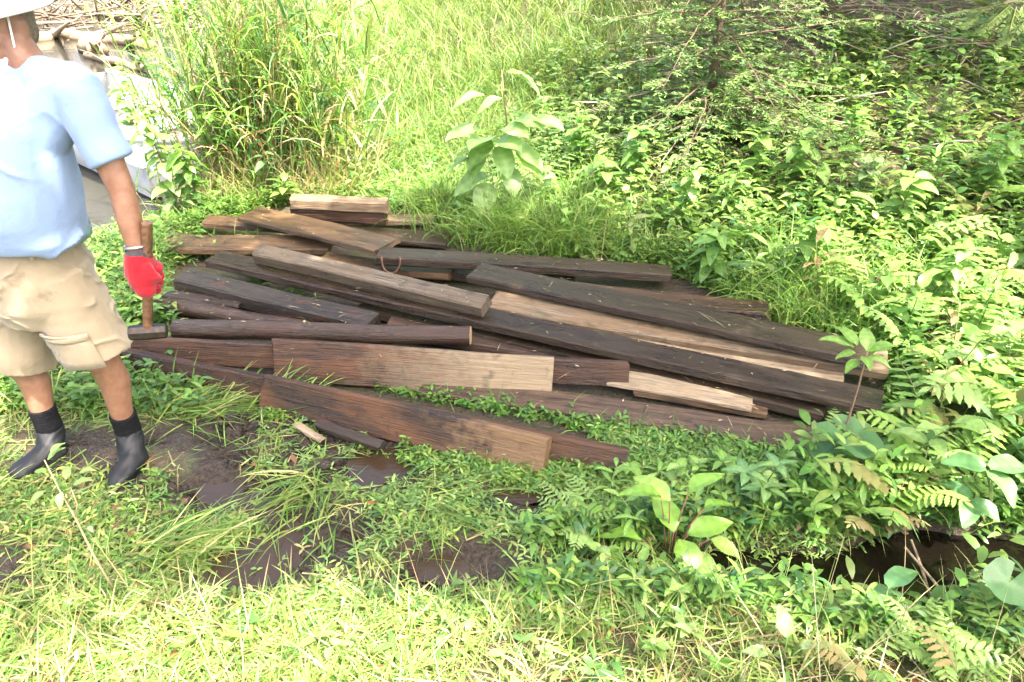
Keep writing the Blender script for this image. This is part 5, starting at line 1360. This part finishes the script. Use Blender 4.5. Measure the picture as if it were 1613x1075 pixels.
# leafy weeds: individual plants
WK = [('lance', (.07, .13)), ('light', (.06, .10)), ('mid', (.06, .11))]
def weeds(pts, hs, nl, label, group, sc=1.0, kinds=WK):
    protos = []
    for (x, y) in pts:
        kd_, sz = random.choice(kinds); h = random.uniform(*hs)
        plant('leafy_weed', label, 'plant', (x, y, float(g(x, y))), h, nl, (sz[0] * sc, sz[1] * sc), kd_, (random.uniform(-.1, .1), random.uniform(-.12, .04)), 'green', group, t0=.2, pitch=(-.2, .6))
weeds(spaced(60, .2, 3.2, 4.5, 6.6, .22), (.25, .6), 11, 'leafy weed on the lower slope above the upper dark plank', 'leafy weeds on the lower slope')
weeds(spaced(36, .35, 1.45, 2.0, 2.48, .11), (.08, .20), 9, 'bright leafy weed between mauve plank and ditch', 'leafy weeds between the mauve plank and ditch', .75)
weeds(spaced(22, .9, 2.6, 2.12, 2.42, .1), (.1, .26), 10, 'leafy weed hanging over the far ditch bank', 'leafy weeds on the far ditch bank', .8)
weeds(spaced(14, .4, 1.3, 1.72, 1.95, .1), (.08, .2), 9, 'leafy weed on the near lip of the ditch', 'leafy weeds on the near ditch lip', .7)
weeds(spaced(46, 1.45, 3.3, 2.2, 4.6, .2), (.25, .55), 11, 'leafy weed standing between the ferns', 'leafy weeds between the ferns', 1.1, [('lance', (.09, .16)), ('light', (.08, .13)), ('mid', (.08, .14)), ('blotch', (.07, .11)), ('brown', (.07, .12))])
weeds(spaced(20, -1.2, 1.8, 1.2, 1.75, .2), (.04, .12), 7, 'pale sunlit weed in the near bank grass', 'sunlit weeds in the bank grass', .55, [('lance', (.07, .12)), ('light', (.06, .11)), ('pale', (.05, .08))])
weeds(spaced(26, 1.5, 5.5, 6.2, 9.5, .35), (.2, .5), 9, 'shaded leafy weed under the spruce branches', 'shaded weeds under the spruces', 1.3, [('mid', (.07, .13)), ('cool', (.07, .12)), ('light', (.07, .12))])
weeds([tuple(P(u, v, 0))[:2] for u, v in ((225, 470), (238, 515), (265, 545), (215, 430), (250, 440), (232, 400))], (.06, .16), 8, 'broad-leaved weed in the gap beside the logs', 'weeds beside the logs', .8, [('light', (.07, .12)), ('mid', (.07, .12))])
# twigs in the ditch
for k, (pp, lb) in enumerate((([(1435, 850), (1450, 890), (1465, 940)], 'bare forked twig sticking out of the dark ditch'), ([(1425, 862), (1470, 915), (1500, 955)], 'bare twig crossing the forked one in the ditch'))):
    pts = [P(u, v, .06 - .05 * i) for i, (u, v) in enumerate(pp)]
    V, F = tube_vf(pts, [.004, .005, .006], 6); o = link_mesh('ditch_twig', V, F, M['drift'], smooth=True); tag(o, lb, 'twig', 'bare twigs in the ditch')

# ------------------------------------------------------------------ conifers
def conifer(name, label, base, h, r0, nb, blen, z0, seed, needle=.018, nw=.0022, dead=.45, cols=((.055, .12, .045), (.08, .16, .055), (.11, .19, .06)), group=None, dens=1.0, droop=.35, twl=(.1, .34), zp=1.15):
    r = random.Random(seed); o = empty(name, base); tag(o, label, 'tree', group)
    V, F = tube_vf([(0, 0, -.15), (0, 0, h * .3), (.02, .01, h * .7), (.02, 0, h)], [r0 * 1.15, r0 * .85, r0 * .45, .006], 10)
    link_mesh('trunk', V, F, M['bark_dry'], o, True)
    cr = Acc(); db = Acc(); P_, Y_, E_, L_, C_ = [], [], [], [], []
    for k in range(nb):
        t = k / nb; z = z0 + (h - z0) * t ** zp; a = k * 2.4 + r.uniform(-.4, .4)
        L = blen * (1 - .78 * (z / h)) * r.uniform(.7, 1.15); isdead = r.random() < dead * (1 - 1.6 * t)
        e = r.uniform(-.1, .3) - droop * .3; pts = [Vector((0, 0, z))]
        for i in range(6):
            st = L / 6; pts.append(pts[-1] + Vector((math.cos(a) * math.cos(e), math.sin(a) * math.cos(e), math.sin(e))) * st); e -= droop / 6; a += r.uniform(-.16, .16); e += r.uniform(-.1, .1)
        bc = np.array((.24, .19, .14)) if isdead else np.array((.13, .09, .06))
        acc_tube(db if isdead else cr, pts, [.009 - .0013 * i for i in range(7)], bc, 5)
        for i in range(1, 7):
            for sg in (-1, 1):
                for rep_ in range(2):
                    if r.random() < .12: continue
                    p = pts[i - 1].lerp(pts[i], r.random()); tl = L * r.uniform(*twl) * (1.15 - .13 * i); ta = a + sg * r.uniform(.6, 1.1); te = r.uniform(-.35, .12)
                    q = p + Vector((math.cos(ta) * math.cos(te), math.sin(ta) * math.cos(te), math.sin(te))) * tl
                    acc_tube(db if isdead else cr, [p, p.lerp(q, .5) + Vector((0, 0, .01)), q], [.003, .0025, .0012], bc, 3 if False else 4)
                    nn = int(tl / .006 * dens * (.12 if isdead else 1))
                    if nn > 0:
                        base_c = np.array(r.choice(cols)) * r.uniform(.8, 1.2)
                        for s in range(nn):
                            u = r.random(); P_.append(tuple(p.lerp(q, u))); Y_.append(ta + r.choice((-1, 1)) * r.uniform(.4, 1.1)); E_.append(te + r.uniform(-.3, .6)); L_.append(needle * r.uniform(.7, 1.3)); C_.append(base_c)
    n = len(P_)
    if n: cr.rib(np.array(P_), np.array(Y_), np.array(E_), np.zeros(n), np.array(L_), np.full(n, nw), np.array(C_), prof='needle', roll=rng.uniform(-.8, .8, n))
    cr.build('crown', M['needle'], o)
    if db.v: db.build('dead_branches', M['dry'], o)
    return o
M['bark_dry'] = wood_mat('conifer_bark', (.10, .075, .055), (.24, .19, .145), None, (.7, .9), grain=.6)
conifer('spruce_tree', 'slender spruce with bare lower branches spreading over the weeds', GP(1112, 215), 4.2, .035, 90, 1.6, .15, 3, needle=.034, nw=.009, dead=.15, dens=.95, zp=2.6, cols=((.09, .19, .05), (.12, .22, .055), (.15, .25, .06)))
conifer('spruce_tree', 'dark spruce trunk further up the shaded hillside', GP(1292, 60), 6.0, .08, 80, 2.0, .2, 5, needle=.036, nw=.008, dead=.35, dens=.4, zp=2.2, cols=((.08, .13, .045), (.11, .17, .055)))
conifer('spruce_tree', 'young spruce with bluish sprays beside the bare-branched spruce', GP(1190, 150), 1.1, .015, 24, .6, .08, 8, needle=.03, nw=.006, dead=.05, dens=.8, cols=((.07, .16, .07), (.10, .20, .08)))
k = 0
for (x, y, h) in ((3.4, 10.5, 6), (5.3, 9.0, 6.5), (1.6, 12.6, 6), (6.6, 11.5, 7), (4.6, 13.0, 7), (7.8, 8.6, 6.5), (.6, 15.5, 6), (2.8, 15.0, 7)):
    k += 1
    conifer('spruce_tree', 'tall spruce in the dark stand up the hillside', (x, y, float(g(x, y))), h, .09, 46, 2.2, .5, 20 + k, needle=.05, nw=.012, dead=.4, dens=.2, zp=1.5, group='spruces up the hillside')
# fir beyond the pile whose tip hangs into view
fb = (3.35, 3.75, float(g(3.35, 3.75)))
fir = conifer('fir_tree', 'fir whose bright flat branch tip hangs over the fern bed', fb, 5.5, .08, 22, 1.3, 3.6, 41, needle=.022, nw=.003, dead=0, dens=.5, group=None)
fa = Acc(); P_, Y_, E_, L_, C_ = [], [], [], [], []
def fir_twig(p, q, n, w0):
    acc_tube(fa, [p, p.lerp(q, .5), q], [.004, .003, .0015], np.array((.20, .22, .07)), 5)
    n *= 2
    d = (q - p); a = math.atan2(d.y, d.x); e = math.atan2(d.z, math.hypot(d.x, d.y))
    for s in range(n):
        t = s / n
        for sg in (-1, 1):
            P_.append(tuple(p.lerp(q, t))); Y_.append(a + sg * random.uniform(.85, 1.15)); E_.append(e + random.uniform(-.05, .25)); L_.append(w0 * random.uniform(.85, 1.1) * (1 - .4 * t ** 3))
            C_.append(np.array(random.choice(((.24, .33, .09), (.28, .37, .11), (.19, .29, .08)))))
fz = Vector(fb); root = Vector((3.35, 3.75, fz.z + 1.55)); tipp = PY(1488, 26, 2.55); md = PY(1610, 0, 2.7)
acc_tube(fa, [root, md, tipp.lerp(md, .4)], [.014, .007, .004], np.array((.2, .15, .1)), 6)
fir_twig(md, tipp, 60, .030)
for (u0, v0, u1, v1, n) in ((1590, 5, 1540, 48, 34), (1600, 8, 1585, 62, 34), (1560, 8, 1520, -12, 30), (1612, 5, 1625, 55, 34), (1540, 14, 1512, 38, 18), (1580, 0, 1560, -30, 30), (1640, 0, 1600, 45, 34)):
    fir_twig(PY(u0, v0 + 4, 2.66), PY(u1, v1 + 6, 2.58), n, .030)
n = len(P_)
fa.rib(np.array(P_), np.array(Y_), np.array(E_), np.full(n, .2), np.array(L_), np.full(n, .0055), np.array(C_), prof='blade3', roll=rng.uniform(-.5, .5, n))
o = fa.build('branch', M['needle']); o.parent = fir; o.matrix_parent_inverse = Matrix.Translation(-Vector(fb))
# dead twisted stump with lichen on the hillside
pb_ = GP(1297, 118); st = Acc()
for (du, dv, r_) in ((-38, -60, .022), (16, -44, .012)):
    q = PY(1297 + du, 118 + dv, pb_.y); acc_tube(st, [pb_ - Vector((0, 0, .05)), pb_.lerp(q, .5) + Vector((.02, 0, .03)), q], [r_ * 1.5, r_, r_ * .3], np.array((.30, .27, .21)), 7)
o = st.build('dead_snag', M['dry']); tag(o, 'bleached forked snag with lichen on the shaded hillside', 'dead branch')

# ------------------------------------------------------------------ unseen broadleaf trees added for dappled shade, crowns shaped by shade masks
def shade_tree(label, trunk, mask, n, z0, z1, box, leaf, seed):
    r = np.random.default_rng(seed); o = empty('added_broadleaf_tree', (trunk[0], trunk[1], float(g(*trunk)))); tag(o, label, 'tree')
    b0 = Vector(o.location)
    x = r.uniform(box[0], box[1], n * 4); y = r.uniform(box[2], box[3], n * 4); k = r.random(n * 4) < mask(x, y); x, y = x[k][:n], y[k][:n]
    z = r.uniform(z0, z1, len(x)); s = SUN / SUN.z
    p = np.stack([x + s.x * z, y + s.y * z, z], 1) - np.array(b0)  # leaves lifted along the sun's rays from ground meant to be shaded
    a = Acc(); m_ = len(p)
    for q in range(3):
        a.rib(p + .1 * r.standard_normal((m_, 3)), r.uniform(0, 6.28, m_), r.uniform(-.5, .5, m_), r.uniform(0, .8, m_), r.uniform(.7, 1.25, m_) * leaf, r.uniform(.6, .8, m_) * leaf, pal(m_, GREEN), prof='ovate', across=2)
    c = p.mean(0); top = Vector((c[0] * .25, c[1] * .25, z0 * .75))
    tr = Acc(); acc_tube(tr, [(0, 0, -.3), (0, 0, 1.2), tuple(top * .6 + Vector((0, 0, .5))), tuple(top)], [.2, .16, .13, .11], np.array((.12, .10, .08)), 12)
    for i in r.choice(m_, 16, replace=False):
        q = Vector(p[i]); acc_tube(tr, [top, top.lerp(q, .5) + Vector((0, 0, .3)), q], [.07, .04, .01], np.array((.12, .10, .08)), 6)
    tr.build('trunk', M['dry'], o); a.build('crown', M['leaf'], o)
    return o
def mask_a(x, y):
    edge = .18 * np.sin(x * 3.1) + .1 * np.sin(x * 7.3 + 1)
    inn = ss(1.85, 2.1, y + edge * .6 - .4 * ss(.1, .9, x)) * (1 - ss(4.5, 5.3, y + edge)) * ss(-2.25, -1.7, x + .1 * y + edge - .12) * (1 - ss(1.0, 1.9, x + .3 * (y - 3)))
    hole = ss(.56, .66, fbm(x, y, 1.9, 3, 131))
    gap = np.maximum(1 - ss(.6, 1.1, np.sqrt(((x - 1.05) / .36) ** 2 + ((y - 3.25) / .30) ** 2)), 1 - ss(.6, 1.2, np.sqrt(((x + .15) / .22) ** 2 + ((y - 3.0) / .12) ** 2)))  # openings left in the added crown to let sun patches through
    return inn * (1 - .8 * hole) * (1 - .9 * gap)
def mask_b(x, y):
    return ss(.6, 2.4, x + .25 * (y - 5)) * np.clip(ss(.40, .55, fbm(x, y, .9, 3, 141)) * .95 + .9 * ss(6.8, 8.6, y + .3 * x), 0, 1)
shade_tree('unseen tall broadleaf tree added to shade the timber pile', (4.2, -1.6), mask_a, 2600, 4.2, 6.2, (-2.6, 3.4, 1.5, 5.6), .14, 5)
shade_tree('unseen tall broadleaf tree added to dapple the hillside with shade', (9.5, 2.5), mask_b, 3600, 4.5, 7.5, (.6, 9, 4.6, 13), .20, 6)

# ------------------------------------------------------------------ bits of leaf, chaff and grass dropped on the boards
A9 = Acc(); bpy.context.view_layer.update()
for bo in [o_ for o_ in COL.objects if o_.get('group') == 'boards in the salvaged timber pile' and o_.type == 'MESH']:
    mw = bo.matrix_world; co_ = [Vector(c) for c in bo.bound_box]; dx, dy, dz = co_[6]
    upz = mw.to_3x3() @ Vector((0, 0, 1))
    nb_ = int((dx * dy) * 260) + 4
    for k in range(nb_):
        lx_, ly_ = random.uniform(-dx, dx) * .98, random.uniform(-dy, dy) * .9
        zz = dz if bo.name.startswith(('plank', 'short', 'grey', 'bolt', 'thin')) else math.sqrt(max(dz * dz - ly_ * ly_, 0))
        p = mw @ Vector((lx_, ly_, zz + .002))
        if upz.z < .6 and random.random() < .6: continue
        kind = random.random()
        cc = random.choice(((.30, .23, .15), (.16, .10, .06), (.22, .25, .08), (.40, .34, .24), (.12, .19, .05)))
        A9.rib([tuple(p)], random.uniform(0, 6.28), random.uniform(-.05, .2), .2, random.uniform(.01, .035) if kind < .75 else random.uniform(.05, .12), random.uniform(.003, .009) if kind < .75 else .0025, np.array(cc), prof='tri')
o = A9.build('debris', M['dry']); tag(o, 'specks of leaf, chaff and bark scattered over the boards', 'debris', kind='stuff')
